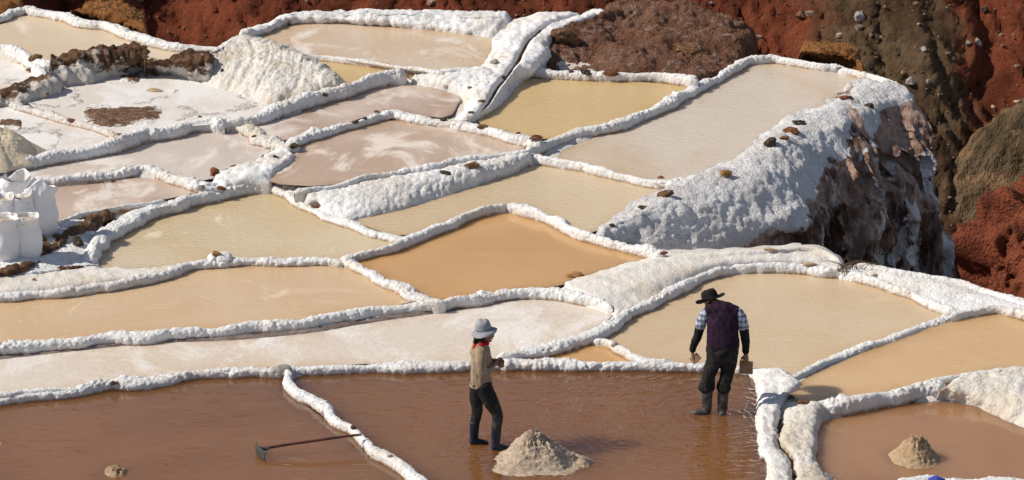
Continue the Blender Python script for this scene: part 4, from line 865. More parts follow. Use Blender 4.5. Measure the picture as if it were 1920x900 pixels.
ROCKS = [
    ('dark olive brown rock on the white shelf nearest the sacks', 146, 451, 26, 26, 'rock_dark'),
    ('long dark brown rock at the foot of the white sacks', 84, 460, 44, 22, 'rock_brown'),
    ('small brown rock wedged between dirt channel and rear sack', 106, 441, 22, 14, 'rock_brown'),
    ('mossy olive rock against the rear white sack', 76, 444, 26, 22, 'rock_olive'),
    ('dark brown rock at the left edge below the front sack', 10, 507, 26, 22, 'rock_brown'),
    ('small tan pebble lying on the smooth white bank', 64, 523, 9, 7, 'rock_orange'),
    ('upright rusty red rock on the bank left of centre', 403, 320, 19, 26, 'rock_red'),
    ('pale grey stone just below the upright red rock', 377, 350, 15, 14, 'rock_grey'),
    ('flat rusty rock on the wall below the upright red rock', 415, 351, 20, 9, 'rock_red'),
    ('orange brown rock on a white lump above the beige pond', 406, 474, 20, 14, 'rock_orange'),
    ('olive grey rock at the corner of the blush pond', 550, 271, 26, 14, 'rock_olive'),
    ('small dark rock on the channel bank below the olive rock', 516, 293, 16, 8, 'rock_dark'),
    ('small brown stone on the cream salt hump', 476, 255, 10, 6, 'rock_brown'),
    ('dark stone on the wall above the rose pond, under the runnel slope', 609, 176, 14, 9, 'rock_dark'),
    ('leftmost of two small dark stones on the blush pond wall', 665, 228, 16, 7, 'rock_dark'),
    ('right of two small dark stones on the blush pond wall', 683, 221, 12, 6, 'rock_dark'),
    ('small brown stone at the peak of the rose pond wall', 707, 208, 13, 6, 'rock_brown'),
    ('black rock where three walls meet under the rose pond', 833, 223, 18, 11, 'rock_dark'),
    ('brown rock on the wall at the golden pond lower left corner', 905, 236, 22, 9, 'rock_brown'),
    ('small dark stone on the wall below the golden pond', 971, 249, 12, 6, 'rock_dark'),
    ('flat rusty red slab at the lower tip of the golden pond', 1004, 256, 32, 11, 'rock_red'),
    ('dark brown clod on top of the tall white bank', 885, 308, 34, 14, 'rock_brown'),
    ('flat brown clod on the tall white bank, left of the larger', 835, 323, 28, 8, 'rock_dark'),
    ('grey brown rock beside the dark water channel', 925, 114, 20, 14, 'rock_grey'),
    ('dark rock at the lower end of the dark water channel', 944, 144, 16, 8, 'rock_dark'),
    ('small orange stone on the ridge right of the salt shelf', 881, 163, 11, 6, 'rock_orange'),
    ('brown stone midway down the ridge beside the golden pond', 903, 188, 15, 8, 'rock_brown'),
    ('low brown stone near the bottom of the ridge', 882, 210, 15, 6, 'rock_brown'),
    ('dark mossy rock on the wall at the foot of the mound', 1100, 134, 24, 15, 'rock_dark'),
    ('red brown rock on the wall at the foot of the mound', 1146, 134, 36, 15, 'rock_red'),
    ('small dark stone left of the mossy rock at the mound foot', 1072, 133, 12, 7, 'rock_dark'),
    ('dark brown rock on the cliff cap beside the terrace wall end', 1245, 362, 38, 14, 'rock_brown'),
    ('small rusty rock on the wall below the terrace pond', 1240, 331, 15, 9, 'rock_red'),
    ('flat dark slab on the cliff cap low at its left', 1208, 387, 26, 9, 'rock_dark'),
    ('black stone near the left tip of the cliff cap', 1148, 421, 13, 8, 'rock_dark'),
    ('orange brown rock on the white slope of the cliff cap', 1362, 323, 28, 16, 'rock_orange'),
    ('black block of rock on the terrace rim, lowest of four', 1446, 264, 28, 24, 'rock_dark'),
    ('dark brown flat rock just above the black block', 1471, 256, 22, 9, 'rock_brown'),
    ('red brown rock on the terrace rim between dark ones', 1483, 243, 34, 18, 'rock_red'),
    ('dark flat rock topmost of the cluster on the terrace rim', 1497, 228, 27, 12, 'rock_dark'),
    ('flat rusty rock alone high on the terrace rim', 1587, 182, 29, 12, 'rock_red'),
    ('dark round rock on the cliff top right of the rusty one', 1631, 196, 22, 15, 'rock_dark'),
    ('rust coloured clod at the lower edge of the orange pond', 1079, 514, 36, 14, 'rock_orange'),
    ('low rusty clod at the right corner of the orange pond', 1243, 473, 20, 7, 'rock_red'),
    ('tan wedge of stone behind the fan pond wall', 1518, 494, 30, 10, 'rock_tan'),
    ('pale tan stone on the right terrace beside the dry twigs', 1640, 514, 15, 9, 'rock_tan'),
    ('flat tan slab on the far lip of the cream bank', 1445, 467, 34, 8, 'rock_tan'),
    ('grey wedge of stone at the corner of the tiny pond', 1152, 643, 14, 14, 'rock_grey'),
    ('dark brown rock on the causeway right of the man', 1508, 753, 27, 13, 'rock_brown'),
    ('black stone on the wall behind the bottom left pond', 213, 717, 18, 9, 'rock_dark'),
    ('large grey lump at the junction left of the woman', 530, 691, 42, 22, 'rock_grey'),
    ('dark stone set in the slanting wall near the rake handle', 663, 800, 12, 11, 'rock_dark'),
    ('small grey stone lower down the slanting wall', 731, 853, 11, 8, 'rock_grey'),
    ('brown rock on the white lump left of the long ledge', 66, 106, 28, 15, 'rock_brown'),
    ('dark brown stone under the brown rock at the upper left', 57, 128, 19, 9, 'rock_brown'),
    ('dark long stone on the crumbling ledge at the left edge', 38, 165, 26, 9, 'rock_dark'),
    ('rusty block of earth on the ridge between the dry pans', 134, 224, 21, 9, 'rock_red'),
    ('small brown stone on the wall below the cracked pan', 375, 218, 8, 6, 'rock_brown'),
    ('low pinkish slab lying on the cracked white pan', 290, 168, 36, 8, 'rock_tan'),
    ('little dark stone beside the runnels of the cream slope', 416, 131, 8, 8, 'rock_dark'),
    ('large dark clod at the left side of the brown mound', 1062, 62, 60, 38, 'rock_brown'),
    ('dark hollow clod on the brown mound, right side', 1300, 88, 80, 34, 'rock_brown'),
    ('dark clod at the lower left of the brown mound', 1032, 112, 30, 26, 'rock_brown'),
    ('dry brown tussock on the left end of the tall bank', 597, 383, 34, 13, 'rock_brown'),
    ('small white salt block at the end of the far terrace rim', 1574, 127, 16, 11, 'rock_grey'),
]
for r_ in ROCKS: rock(*r_)
HS = [('pale boulder high on the olive strip of the hillside', 1612, 28, 22, 26, 'rock_grey'), ('tan stone with dark shadow on the olive strip', 1575, 66, 16, 12, 'rock_tan'),
      ('grey boulder at the foot of the olive strip', 1709, 152, 24, 20, 'rock_grey'), ('small yellow stone above the grey foot boulder', 1693, 136, 10, 12, 'rock_orange'),
      ('grey stone high on the right red slope', 1834, 78, 14, 20, 'rock_grey'), ('dark stone near the top right corner', 1847, 18, 16, 16, 'rock_dark'),
      ('tan pebble on the right red slope, left of centre', 1788, 110, 10, 9, 'rock_tan'), ('pale stone at the right edge of the red slope', 1908, 190, 16, 8, 'rock_tan'),
      ('grey stone on the boundary of olive and red slopes', 1733, 92, 14, 14, 'rock_grey'), ('brown boulder at the left of the olive strip', 1502, 28, 24, 20, 'rock_brown'),
      ('small tan stone low on the red slope beside the cliff', 1862, 200, 12, 10, 'rock_tan'), ('small grey stone on the red slope under the two pebbles', 1815, 80, 9, 11, 'rock_grey'),
      ('tiny pale stone on the red slope beside the cliff shoulder', 1740, 152, 9, 12, 'rock_grey'), ('tan chip at the middle of the olive strip', 1650, 70, 9, 8, 'rock_tan'),
      ('brown stone at the lower middle of the olive strip', 1642, 108, 12, 10, 'rock_brown')]
for r_ in HS: rock(*r_, group='stones stuck in the hillside', sink=.25)

# ================================================================== SALT HEAPS
def m_grain(name, a, b, bmp=.02):
    t = NT(name)
    c = t.mix(t.mr(t.noise(16, 5, .7), .36, .66), a, b)
    return t.done(c, .85, t.bump(t.noise(42, 5, .8), bmp * 2.2, 1), .3)
M['heap_front'] = m_grain('wet_salt_grain', (.54, .405, .285), (.82, .67, .52))
M['heap_sand'] = m_grain('sandy_salt_grain', (.56, .38, .225), (.74, .54, .35))
M['heap_beige'] = m_grain('beige_salt_grain', (.76, .62, .44), (.82, .69, .51), .006)
def heap(label, px, py, zz, r, h, mat, seed, skirt=0.0, apron=1.3, grain=1.0):
    c = P(px, py, zz)
    nr, na = max(40, int(1.6 * r / .011)), max(60, int(6.28 * r * .8 / .014))
    rho = np.linspace(0, apron, nr)[:, None]; a = np.linspace(0, 2 * math.pi, na, endpoint=False)[None]
    ring = np.stack([np.cos(a).ravel() * 1.3, np.sin(a).ravel() * 1.3, np.full(na, seed)], 1)
    rr = r * (1 + .14 * fbm(ring, 3, seed))[None] * (1 + skirt * np.maximum(np.cos(a - .1), 0) ** 5 * rho ** 2)
    X = c[0] + rho * rr * np.cos(a); Y = c[1] + rho * rr * np.sin(a)
    prof = np.where(rho < 1, np.maximum(1 - rho, 0) * .96 - .10 * np.exp(-(rho / .12) ** 2) + .020 / h, (.020 - (rho - 1) * .034 / (apron - 1)) / h)
    ZZ = zz + h * prof * (1 + 0 * a)
    f = np.stack([X.ravel(), Y.ravel(), ZZ.ravel()], 1)
    d = (.06 * r * fbm(f * 3 / r * .5, 4, seed) + grain * (.034 * lumps(f, .060, seed) + .022 * lumps(f, .030, seed + 1) + .016 * fbm(f * 30, 2, seed + 2)))
    kk = np.repeat(np.clip(1.30 - rho.ravel(), .30, 1), na) * np.repeat(np.clip(rho.ravel() * 7, .25, 1), na)
    d = d + grain * .010 * np.random.RandomState(seed).uniform(-1, 1, len(f))
    f[:, 2] += d * kk; f[:, 0] += d * kk * .6 * np.tile(np.cos(a).ravel(), nr); f[:, 1] += d * kk * .6 * np.tile(np.sin(a).ravel(), nr)
    o = mesh_obj('salt_heap', f, grid_faces(nr, na, True), M[mat])
    o.data.flip_normals() if o.data.polygons[len(o.data.polygons) // 2].normal.z < 0 else None
    return tag(o, label, 'salt heap', 'heaps of harvested salt', 'thing')
heap('large coarse salt heap in the brown pond beside the woman', 1000, 864, 0, .42, .46, 'heap_front', 201, .15, 1.30)
heap('small sandy salt cone standing in the bottom right pond', 1717, 860, 0, .29, .31, 'heap_sand', 203, 0, 1.18)
h0 = heap('tiny half sunken salt heap in the bottom left pond', 216, 886, 0, .12, .04, 'heap_sand', 205, 0, 1.2)
heap('smooth beige salt heap cut off by the left edge', -14, 296, Z['shelf'], .80, .60, 'heap_beige', 207, 0, 1.04, grain=.25)
heap('pale lump of salt crumbs at the right foot of the large heap', 1094, 868, 0, .09, .05, 'heap_front', 209)

# ================================================================== WHITE SACKS
t = NT('white_woven_plastic')
tc = t.n('TexCoord').outputs['Object']
wv = t.n('TexWave'); wv.inputs['Scale'].default_value = 60; t.l(t.mapv((1, 1, .3), src=tc), wv.inputs['Vector'])
c = t.mix(t.mr(t.noise(5, 4, .6, tc), .4, .75, 0, .5), (.82, .82, .83), (.72, .68, .64))
n = t.bump(t.noise(9, 4, .6, t.mapv((1, 1, .5), src=tc)), .03, .8); n = t.bump(wv.outputs['Fac'], .002, .5, n)
M['sack'] = t.done(c, .55, n, .35)
M['sack_fill'] = m_grain('sack_salt', (.66, .54, .42), (.76, .66, .55))
def sack(label, px, py, zz, w, h, seed, tall=1.0, spread=1.0):
    zz = zz * ZS; c = P(px, py, zz); rs = np.random.RandomState(seed)
    na = 72; a = np.linspace(0, 2 * math.pi, na, endpoint=False)
    ph = rs.uniform(0, 6.28, 4)
    fold = .5 + .5 * np.cos(2 * a + ph[0]); ears = np.clip(np.cos(a + ph[0]), 0, 1) ** 2 * .20 + np.clip(np.cos(a + ph[0] + 2.6), 0, 1) ** 3 * .11 + .02 * np.cos(3 * a + ph[1]) + .012 * np.cos(5 * a + ph[2])
    rings = []
    body = [(0, .74), (.03, .90), (.10, 1.02), (.25, 1.10), (.42, 1.11), (.56, 1.04), (.68, .95), (.78, .90)]
    for k, (z_, q) in enumerate(body):
        wr = 1 + .035 * np.cos(3 * a + ph[1] + z_ * 4) + .02 * np.cos(7 * a + ph[3] + 5 * z_)
        rings.append((z_ * h + 0 * a, w / 2 * q * wr))
    for k, u in enumerate(np.linspace(.15, 1, 7)):
        wr = 1 + (.07 * np.cos(3 * a + ph[2]) + .035 * np.cos(7 * a + ph[3])) * u
        q = .94 + .16 * u * spread - 1.3 * u * u * np.clip(ears, 0, 1)
        rings.append((h * (.78 + u * (.12 + ears * tall)), w / 2 * q * wr))
    no = len(rings)
    for k, u in enumerate(np.linspace(.95, .0, 6)):
        zo, ro = rings[no - 1 - min(k, 6)]
        rings.append((zo - .004, ro * .965))
    V = np.array([np.stack([r_ * np.cos(a) * 1.0, r_ * np.sin(a) * .86, z_], 1) for z_, r_ in rings])
    f = V.reshape(-1, 3); f = f + (.022 * fbm(f * np.array([8, 8, 5]) + seed, 4, seed))[:, None] * np.array([1, 1, .6])
    o = mesh_obj('salt_sack', f + c, grid_faces(len(rings), na, True)[:, ::-1].copy(), M['sack'])
    nr = 12; rho = np.linspace(0, 1, nr)[:, None]
    X = rho * w / 2 * .93 * np.cos(a); Y = rho * w / 2 * .93 * .86 * np.sin(a); Zf = h * (.80 + .06 * (1 - rho ** 2)) + 0 * a
    g = np.stack([X.ravel(), Y.ravel(), Zf.ravel()], 1); g[:, 2] += .015 * lumps(g, .06, seed)
    g = g + c - np.array(o.location)
    mesh_obj('salt_fill', g, grid_faces(nr, na, True), M['sack_fill'], parent=o)
    return tag(o, label, 'sack', 'white sacks filled with salt', 'thing')
sack('white open salt sack in front, cut by the left edge', 10, 488, .40, .42, .72, 1, .35)
sack('white open salt sack in front, second from the left edge', 50, 482, .40, .41, .68, 2, .35)
sack('white salt sack behind the front pair, at the left edge', 4, 452, .43, .44, .74, 3, .7)
sack('white salt sack in the second row between its neighbours', 42, 448, .43, .40, .72, 4, .8)
sack('tall white salt sack rightmost, with a pointed open top', 80, 440, .44, .43, .78, 5, 1.1)
sack('white salt sack farthest back with a tall peaked top', 30, 424, .44, .44, .78, 6, 1.0)
sack('white salt sack at the back left, mostly hidden by the others', -6, 420, .44, .42, .74, 7, .9)

# ================================================================== RAKE, SHRUB, CLOTH
def tube(path, rad, seg=10, name=None):
    p = np.asarray(path, float); n = len(p); rad = np.broadcast_to(rad, (n,))
    T = np.gradient(p, axis=0); T /= np.linalg.norm(T, axis=1, keepdims=True)
    ref = np.array([0, 0, 1.0]) if abs(T[0, 2]) < .9 else np.array([1.0, 0, 0])
    A = np.cross(T, ref); A /= np.linalg.norm(A, axis=1, keepdims=True); B = np.cross(T, A)
    a = np.linspace(0, 2 * math.pi, seg, endpoint=False)
    V = p[:, None] + rad[:, None, None] * (A[:, None] * np.cos(a)[None, :, None] + B[:, None] * np.sin(a)[None, :, None])
    f = [tuple(q) for q in grid_faces(n, seg, True)] + [tuple(range(seg))[::-1], tuple(range((n - 1) * seg, n * seg))]
    return V.reshape(-1, 3), f
t = NT('rake_wood'); M['rake_wood'] = t.done(t.mix(t.mr(t.noise(9, 4, .6), .4, .62), (.055, .022, .018), (.13, .035, .030)), .5, t.bump(t.noise(60), .004), .4)
t = NT('rake_iron'); M['rake_iron'] = t.done(t.mix(t.mr(t.noise(12, 5, .65), .4, .66), (.030, .034, .030), (.075, .07, .06)), .55, t.bump(t.noise(50, 4), .006), .5)
A_ = P(489, 842, .10); B_ = P(678, 815, .185)
rk = bpy.data.objects.new('rake', None); link(rk); rk.location = A_
tag(rk, 'long handled rake lying across the bottom left pond', 'rake', kind='thing')
k = np.linspace(0, 1, 14)[:, None]; path = (B_ - A_) * k + np.array([0, 0, .012]) * np.sin(k * 3.1) + np.array([.0, .006, 0]) * np.sin(k * 9)
v, f = tube(path, np.linspace(.019, .016, 14), 12); mesh_obj('handle', v, f, M['rake_wood'], parent=rk)
wx = P(485, 853, .03) - P(472, 836, .03); wx = wx / np.linalg.norm(wx); hd = (B_ - A_); hd[2] = 0; hd /= np.linalg.norm(hd)
bl = []; nb = 13
for th_ in (0, .010):
    for j in range(nb):
        q = j / (nb - 1) - .5
        for i in range(5):
            e = i / 4
            bl.append(wx * q * .36 + hd * (-.03 + .05 * (q * 2) ** 2 - .02 * math.sin(e * 3.1) - th_) + np.array([0, 0, -.10 + e * .155 - .03 * (q * 2) ** 2 * e]))
bl = np.array(bl); g = grid_faces(nb, 5); fs = [tuple(q) for q in g] + [tuple(q[::-1] + nb * 5) for q in g]
rim = [i * 5 for i in range(nb)] + [(nb - 1) * 5 + i for i in range(1, 5)] + [i * 5 + 4 for i in range(nb - 2, -1, -1)] + [i for i in range(3, 0, -1)]
fs += [(rim[i], rim[(i + 1) % len(rim)], rim[(i + 1) % len(rim)] + nb * 5, rim[i] + nb * 5) for i in range(len(rim))]
mesh_obj('blade', bl, fs, M['rake_iron'], parent=rk, smooth=False)
v, f = tube(np.array([hd * -.035, hd * .03, hd * .10]) + np.array([0, 0, .0]), [.030, .026, .021], 12); mesh_obj('socket', v, f, M['rake_iron'], parent=rk)

t = NT('dry_twig'); M['twig'] = t.done(t.mix(t.noise(40), (.09, .06, .035), (.22, .15, .09)), .9)
c0 = hit(1592, 505); sh = bpy.data.objects.new('dry_shrub', None); link(sh); sh.location = c0
tag(sh, 'low tangle of dry dark twigs behind the fan pond wall', 'shrub', kind='thing')
rs = np.random.RandomState(5)
for k in range(26):
    a = rs.uniform(0, 6.28); L = rs.uniform(.12, .30); o0 = np.array([rs.uniform(-.16, .20), rs.uniform(-.05, .05), -.03])
    q = [o0 + np.array([math.cos(a) * L * u * (.5 + .8 * u), .4 * math.sin(a) * L * u, L * .55 * math.sin(u * 2.0)]) + rs.normal(size=3) * .012 * u for u in np.linspace(0, 1, 6)]
    v, f = tube(q, np.linspace(.006, .002, 6), 5); mesh_obj('twig', v, f, M['twig'], parent=sh)
t = NT('blue_cloth'); M['blue'] = t.done((.03, .04, .30), .8, t.bump(t.noise(20), .01))
c0 = P(1757, 902, .13); nu_, nv_ = 40, 24
u, v_ = np.meshgrid(np.linspace(-1, 1, nu_), np.linspace(-1, 1, nv_), indexing='ij')
f = np.stack([u.ravel() * .10, v_.ravel() * .07, .055 * (1 - u.ravel() ** 2) * (1 - .5 * v_.ravel() ** 2)], 1)
f[:, 2] += .012 * fbm(f * 22, 3, 9)
o = mesh_obj('cloth', f + c0, grid_faces(nu_, nv_), M['blue']); o.modifiers.new('thick', 'SOLIDIFY').thickness = .012
tag(o, 'folded dark blue cloth at the bottom right edge on the salt', 'cloth', kind='thing')

# ================================================================== PEOPLE
def chain(pts, ref, seg=16):
    """closed tube through (x, y, z, r_ref, r_other); r_ref runs along the axis ref"""
    p = np.array([q[:3] for q in pts], float); rad = np.array([(q[3], q[4] if len(q) > 4 else q[3]) for q in pts], float)
    if len(p) > 2: pr = catmull(np.hstack([p, rad]), n=len(p) * 4); p, rad = pr[:, :3], np.maximum(pr[:, 3:], .002)
    T = np.gradient(p, axis=0); T /= np.linalg.norm(T, axis=1, keepdims=True) + 1e-9
    ref = np.asarray(ref, float)
    A = ref[None] - (T @ ref)[:, None] * T; A /= np.linalg.norm(A, axis=1, keepdims=True) + 1e-9; B = np.cross(T, A)
    p = np.vstack([p[0] - T[0] * rad[0].min() * .55, p, p[-1] + T[-1] * rad[-1].min() * .55]); rad = np.vstack([rad[0] * .55, rad, rad[-1] * .55])
    A = np.vstack([A[0], A, A[-1]]); B = np.vstack([B[0], B, B[-1]])
    a = np.linspace(0, 2 * math.pi, seg, endpoint=False)
    V = p[:, None] + A[:, None] * (rad[:, 0, None] * np.cos(a))[..., None] + B[:, None] * (rad[:, 1, None] * np.sin(a))[..., None]
    n = len(p); F = [tuple(q) for q in grid_faces(n, seg, True)] + [tuple(range(seg))[::-1], tuple(range((n - 1) * seg, n * seg))]
    return V.reshape(-1, 3), F
def fuse(name, chains, mat, loc=None, parent=None, voxel=.009, smooth=4, wrinkle=0.0, wscale=14):
    V, F, b = [], [], 0
    for v, f in chains:
        V.append(v); F += [tuple(int(i) + b for i in q) for q in f]; b += len(v)
    me = bpy.data.meshes.new('tmp'); me.from_pydata([tuple(q) for q in np.vstack(V)], [], F); me.validate()
    bm = bmesh.new(); bm.from_mesh(me); bmesh.ops.recalc_face_normals(bm, faces=bm.faces); bm.to_mesh(me); bm.free()
    o = bpy.data.objects.new('tmp', me); COL.objects.link(o)
    m = o.modifiers.new('r', 'REMESH'); m.mode = 'VOXEL'; m.voxel_size = voxel
    m = o.modifiers.new('s', 'SMOOTH'); m.iterations = smooth; m.factor = .5
    bpy.context.view_layer.update()
    dg = bpy.context.evaluated_depsgraph_get(); me2 = bpy.data.meshes.new_from_object(o.evaluated_get(dg))
    bpy.data.objects.remove(o); bpy.data.meshes.remove(me)
    me2.name = name; me2.polygons.foreach_set('use_smooth', np.ones(len(me2.polygons), bool))
    if wrinkle:
        co = np.zeros(len(me2.vertices) * 3); me2.vertices.foreach_get('co', co); co = co.reshape(-1, 3)
        nn = np.zeros(len(me2.vertices) * 3); me2.vertices.foreach_get('normal', nn); nn = nn.reshape(-1, 3)
        co = co + nn * (wrinkle * fbm(co * np.array([1, 1, .6]) * wscale, 4, 77))[:, None]
        me2.vertices.foreach_set('co', co.ravel()); me2.update()
    me2.materials.clear(); me2.materials.append(mat)
    r_ = bpy.data.objects.new(name, me2)
    if loc is not None: r_.location = loc
    return link(r_, parent)
def lathe(name, prof, mat, parent, centre, rot, wob=None, seg=56):
    a = np.linspace(0, 2 * math.pi, seg, endpoint=False)
    V = np.array([np.stack([r_ * np.cos(a), r_ * np.sin(a), z_ + (wob(r_, a) if wob else 0 * a)], 1) for r_, z_ in prof])
    f = V.reshape(-1, 3); m = np.array(rot.to_matrix()); f = f @ m.T + np.array(centre)
    return mesh_obj(name, f, grid_faces(len(prof), seg, True), mat, parent=parent)
def hand(wrist, d, side, palm, L=.17, curl=.5, r=.0095, thumb=1):
    """palm, four unequal jointed fingers and a thumb from the side of the palm; d along the hand, side across it, palm the way fingers curl"""
    w = np.array(wrist, float); d = np.array(d, float); d /= np.linalg.norm(d); s = np.array(side, float); s -= d * (s @ d); s /= np.linalg.norm(s)
    pn = np.cross(d, s) * (1 if np.cross(d, s) @ np.array(palm) > 0 else -1)
    out = [chain([(*(w - d * .01), .026, .020), (*(w + d * .035), .036, .017), (*(w + d * L * .5), .040, .015)], s)]
    for k, (o_, ln) in enumerate(((-.030, .40), (-.010, .46), (.010, .43), (.029, .34))):
        p = w + d * L * .46 + s * o_; pts = [(*p, r, r)]; ang = curl * .35
        for seg_ in range(3):
            dr = d * math.cos(ang) + pn * math.sin(ang); p = p + dr * L * ln / 2.6; pts.append((*p, r * (.98 - .1 * seg_), r * (.98 - .1 * seg_))); ang += curl
        out.append(chain(pts, s, 10))
    p = w + d * .03 - s * .026 * thumb; q1 = p + d * .032 - s * .026 * thumb + pn * .016; q2 = q1 + d * .034 + pn * .022
    out.append(chain([(*p, .012, .012), (*q1, .0115, .0115), (*q2, .009, .009)], s, 10))
    return out
def skin(name, a, b):
    t = NT(name); return t.done(t.mix(t.noise(12), a, b), .55, None, .4)
def cloth(name, a, b, scale=10, rib=0, rough=.9):
    t = NT(name); tc = t.n('TexCoord').outputs['Object']
    c = t.mix(t.mr(t.noise(scale, 5, .65, tc), .38, .66), a, b); n = t.bump(t.noise(70, 3, .6, tc), .004, .8)
    if rib:
        w = t.n('TexWave'); w.bands_direction = 'Z' if rib < 0 else 'X'; w.inputs['Scale'].default_value = abs(rib); w.inputs['Distortion'].default_value = 1.0
        t.l(tc, w.inputs['Vector']); n = t.bump(w.outputs['Fac'], .006, .7, n)
    return t.done(c, rough, n, .2)
M['skin_w'] = skin('skin_w', (.20, .10, .065), (.26, .135, .09)); M['skin_m'] = skin('skin_m', (.17, .085, .055), (.23, .12, .08))
M['glove'] = cloth('dusty_hands', (.12, .075, .06), (.20, .14, .12))
M['knit'] = cloth('beige_knit', (.29, .215, .142), (.38, .29, .20), 8, 26)
M['tight'] = cloth('black_trousers', (.010, .011, .013), (.030, .031, .034), 7)
t = NT('black_trousers_muddy'); tc = t.n('TexCoord').outputs['Object']; sx = t.n('SeparateXYZ'); t.l(tc, sx.inputs[0])
mud = t.math('MULTIPLY', t.mr(sx.outputs[2], .85, .30), t.mr(t.noise(9, 6, .7, tc), .40, .66))
M['muddy'] = t.done(t.mix(mud, (.006, .006, .008), (.05, .048, .046)), .8, t.bump(t.noise(30, 4, .6, tc), .008), .3)
M['boot_w'] = cloth('navy_rubber', (.010, .014, .030), (.022, .028, .048), 6, 0, .42)
M['boot_m'] = cloth('grey_rubber', (.035, .034, .033), (.10, .095, .09), 9, 0, .5)
M['hat_w'] = cloth('grey_hat', (.24, .245, .27), (.33, .335, .36), 9)
M['band_w'] = cloth('dark_band', (.035, .035, .045), (.06, .06, .07), 9)
M['hat_m'] = cloth('black_felt', (.009, .0075, .0065), (.020, .017, .014), 9)
M['hair'] = cloth('black_hair', (.008, .006, .005), (.02, .014, .012), 30, 0, .5)
M['scarf'] = cloth('red_scarf', (.42, .006, .018), (.52, .012, .03), 9)
M['black_sleeve'] = cloth('black_sleeve', (.008, .008, .009), (.016, .016, .018), 9)
M['trouser_m'] = cloth('charcoal_trousers', (.008, .008, .008), (.024, .022, .021), 7)
M['eye'] = cloth('eye_dark', (.01, .008, .008), (.02, .015, .015), 9, 0, .3)
t = NT('purple_knit_vest'); tc = t.n('TexCoord').outputs['Object']; sx = t.n('SeparateXYZ'); t.l(tc, sx.inputs[0])
def lines(sgn):
    q = t.math('MULTIPLY_ADD', sx.outputs[0], 11.0, t.math('MULTIPLY', sx.outputs[2], 8.0 * sgn)); q = t.math('FRACT', q)
    return t.mr(t.math('ABSOLUTE', t.math('SUBTRACT', q, .5)), .015, .05, 1, 0)
dl = t.math('MULTIPLY', t.math('MAXIMUM', lines(1), lines(-1)), t.mr(sx.outputs[2], 1.22, 1.27))
c = t.mix(t.mr(t.noise(9, 4, .6, tc), .4, .65), (.013, .005, .014), (.024, .008, .025)); c = t.mix(t.math('MULTIPLY', dl, .45), c, (.11, .05, .085))
M['vest'] = t.done(c, .92, t.bump(t.noise(70, 3, .6, tc), .004), .2)
t = NT('plaid_shirt'); tc = t.n('TexCoord').outputs['Object']; sx = t.n('SeparateXYZ'); t.l(tc, sx.inputs[0])
def band(k, fr, off, wdt):
    q = t.math('FRACT', t.math('MULTIPLY_ADD', sx.outputs[k], fr, off)); return t.mr(t.math('ABSOLUTE', t.math('SUBTRACT', q, .5)), wdt, wdt + .06, 1, 0)
c = t.mix(t.math('MULTIPLY', band(2, 14, .2, .13), .75), (.42, .45, .52), (.045, .07, .16)); c = t.mix(t.math('MULTIPLY', band(0, 20, .1, .12), .7), c, (.05, .08, .18)); c = t.mix(band(2, 14, .75, .02), c, (.55, .58, .62))
M['plaid'] = t.done(c, .9, t.bump(t.noise(50, 3, .6, tc), .004), .2)
t = NT('board_wood'); tc = t.n('TexCoord').outputs['Object']
M['board'] = t.done(t.mix(t.mr(t.noise(6, 5, .6, t.mapv((1, 1, 6), src=tc)), .4, .62), (.26, .145, .085), (.38, .235, .15)), .75, t.bump(t.noise(30, 4, .6, t.mapv((1, 1, 5), src=tc)), .004), .3)

YX, XX = (0, 1, 0), (1, 0, 0)
# ---- the woman, in profile, facing right
ll = [(-.135, .075, .86, .072), (-.165, .09, .66, .062), (-.165, .09, .47, .052), (-.20, .09, .28, .046), (-.205, .09, .10, .036)]
rl = [(-.09, -.07, .86, .072), (-.01, -.08, .66, .062), (.085, -.085, .48, .053), (.070, -.09, .28, .046), (.065, -.09, .10, .036)]
arm_r = [(-.125, -.165, 1.335, .046), (-.115, -.225, 1.19, .040), (-.085, -.235, 1.065, .036), (0.0, -.13, 1.085, .030), (.055, -.055, 1.125, .023)]
arm_l = [(-.125, .165, 1.335, .046), (-.105, .225, 1.19, .040), (-.060, .225, 1.065, .036), (.02, .13, 1.09, .030), (.075, .055, 1.125, .023)]
bw = [chain([(-.125, 0, .84, .12, .08), (-.125, 0, .95, .11, .075), (-.122, 0, 1.06, .105, .07), (-.12, 0, 1.20, .12, .08), (-.125, 0, 1.31, .14, .068), (-.115, 0, 1.37, .06, .055)], YX),
      chain([(-.115, 0, 1.34, .052), (-.095, 0, 1.41, .048), (-.075, 0, 1.46, .05)], YX),
      chain([(-.040, 0, 1.405, .042, .045), (-.052, 0, 1.445, .062, .078), (-.066, 0, 1.50, .072, .094), (-.072, 0, 1.56, .070, .092), (-.074, 0, 1.605, .045, .058)], YX),
      chain([(.020, 0, 1.505, .010, .010), (.038, 0, 1.470, .013, .012), (.026, 0, 1.460, .014, .010)], YX),          # nose
      chain([(.022, -.012, 1.438, .008), (.026, 0, 1.438, .010), (.022, .012, 1.438, .008)], (0, 0, 1)),               # lips
      chain([(.004, 0, 1.408, .016), (.012, 0, 1.404, .014)], YX),                                                    # chin
      chain([(-.075, -.072, 1.505, .012, .020), (-.078, -.078, 1.475, .008, .012)], YX), chain([(-.075, .072, 1.505, .012, .020), (-.078, .078, 1.475, .008, .012)], YX),
      chain(ll, YX), chain(rl, YX), chain([(-.22, .09, .04, .035), (-.05, .09, .03, .03)], YX), chain([(.05, -.09, .04, .035), (.19, -.09, .03, .03)], YX), chain(arm_r, YX), chain(arm_l, YX)]
bw += hand((.055, -.055, 1.125), (.55, .75, .1), (.1, .1, 1), (1, -.2, 0), .165, .75, .0095, -1)
bw += hand((.075, .055, 1.125), (.30, -.85, -.1), (.1, 0, 1), (1, .2, 0), .165, .65, .0095, -1)
wom = fuse('person', bw, M['skin_w'], loc=WOM + np.array([0, 0, -.008]), voxel=.006, smooth=2)
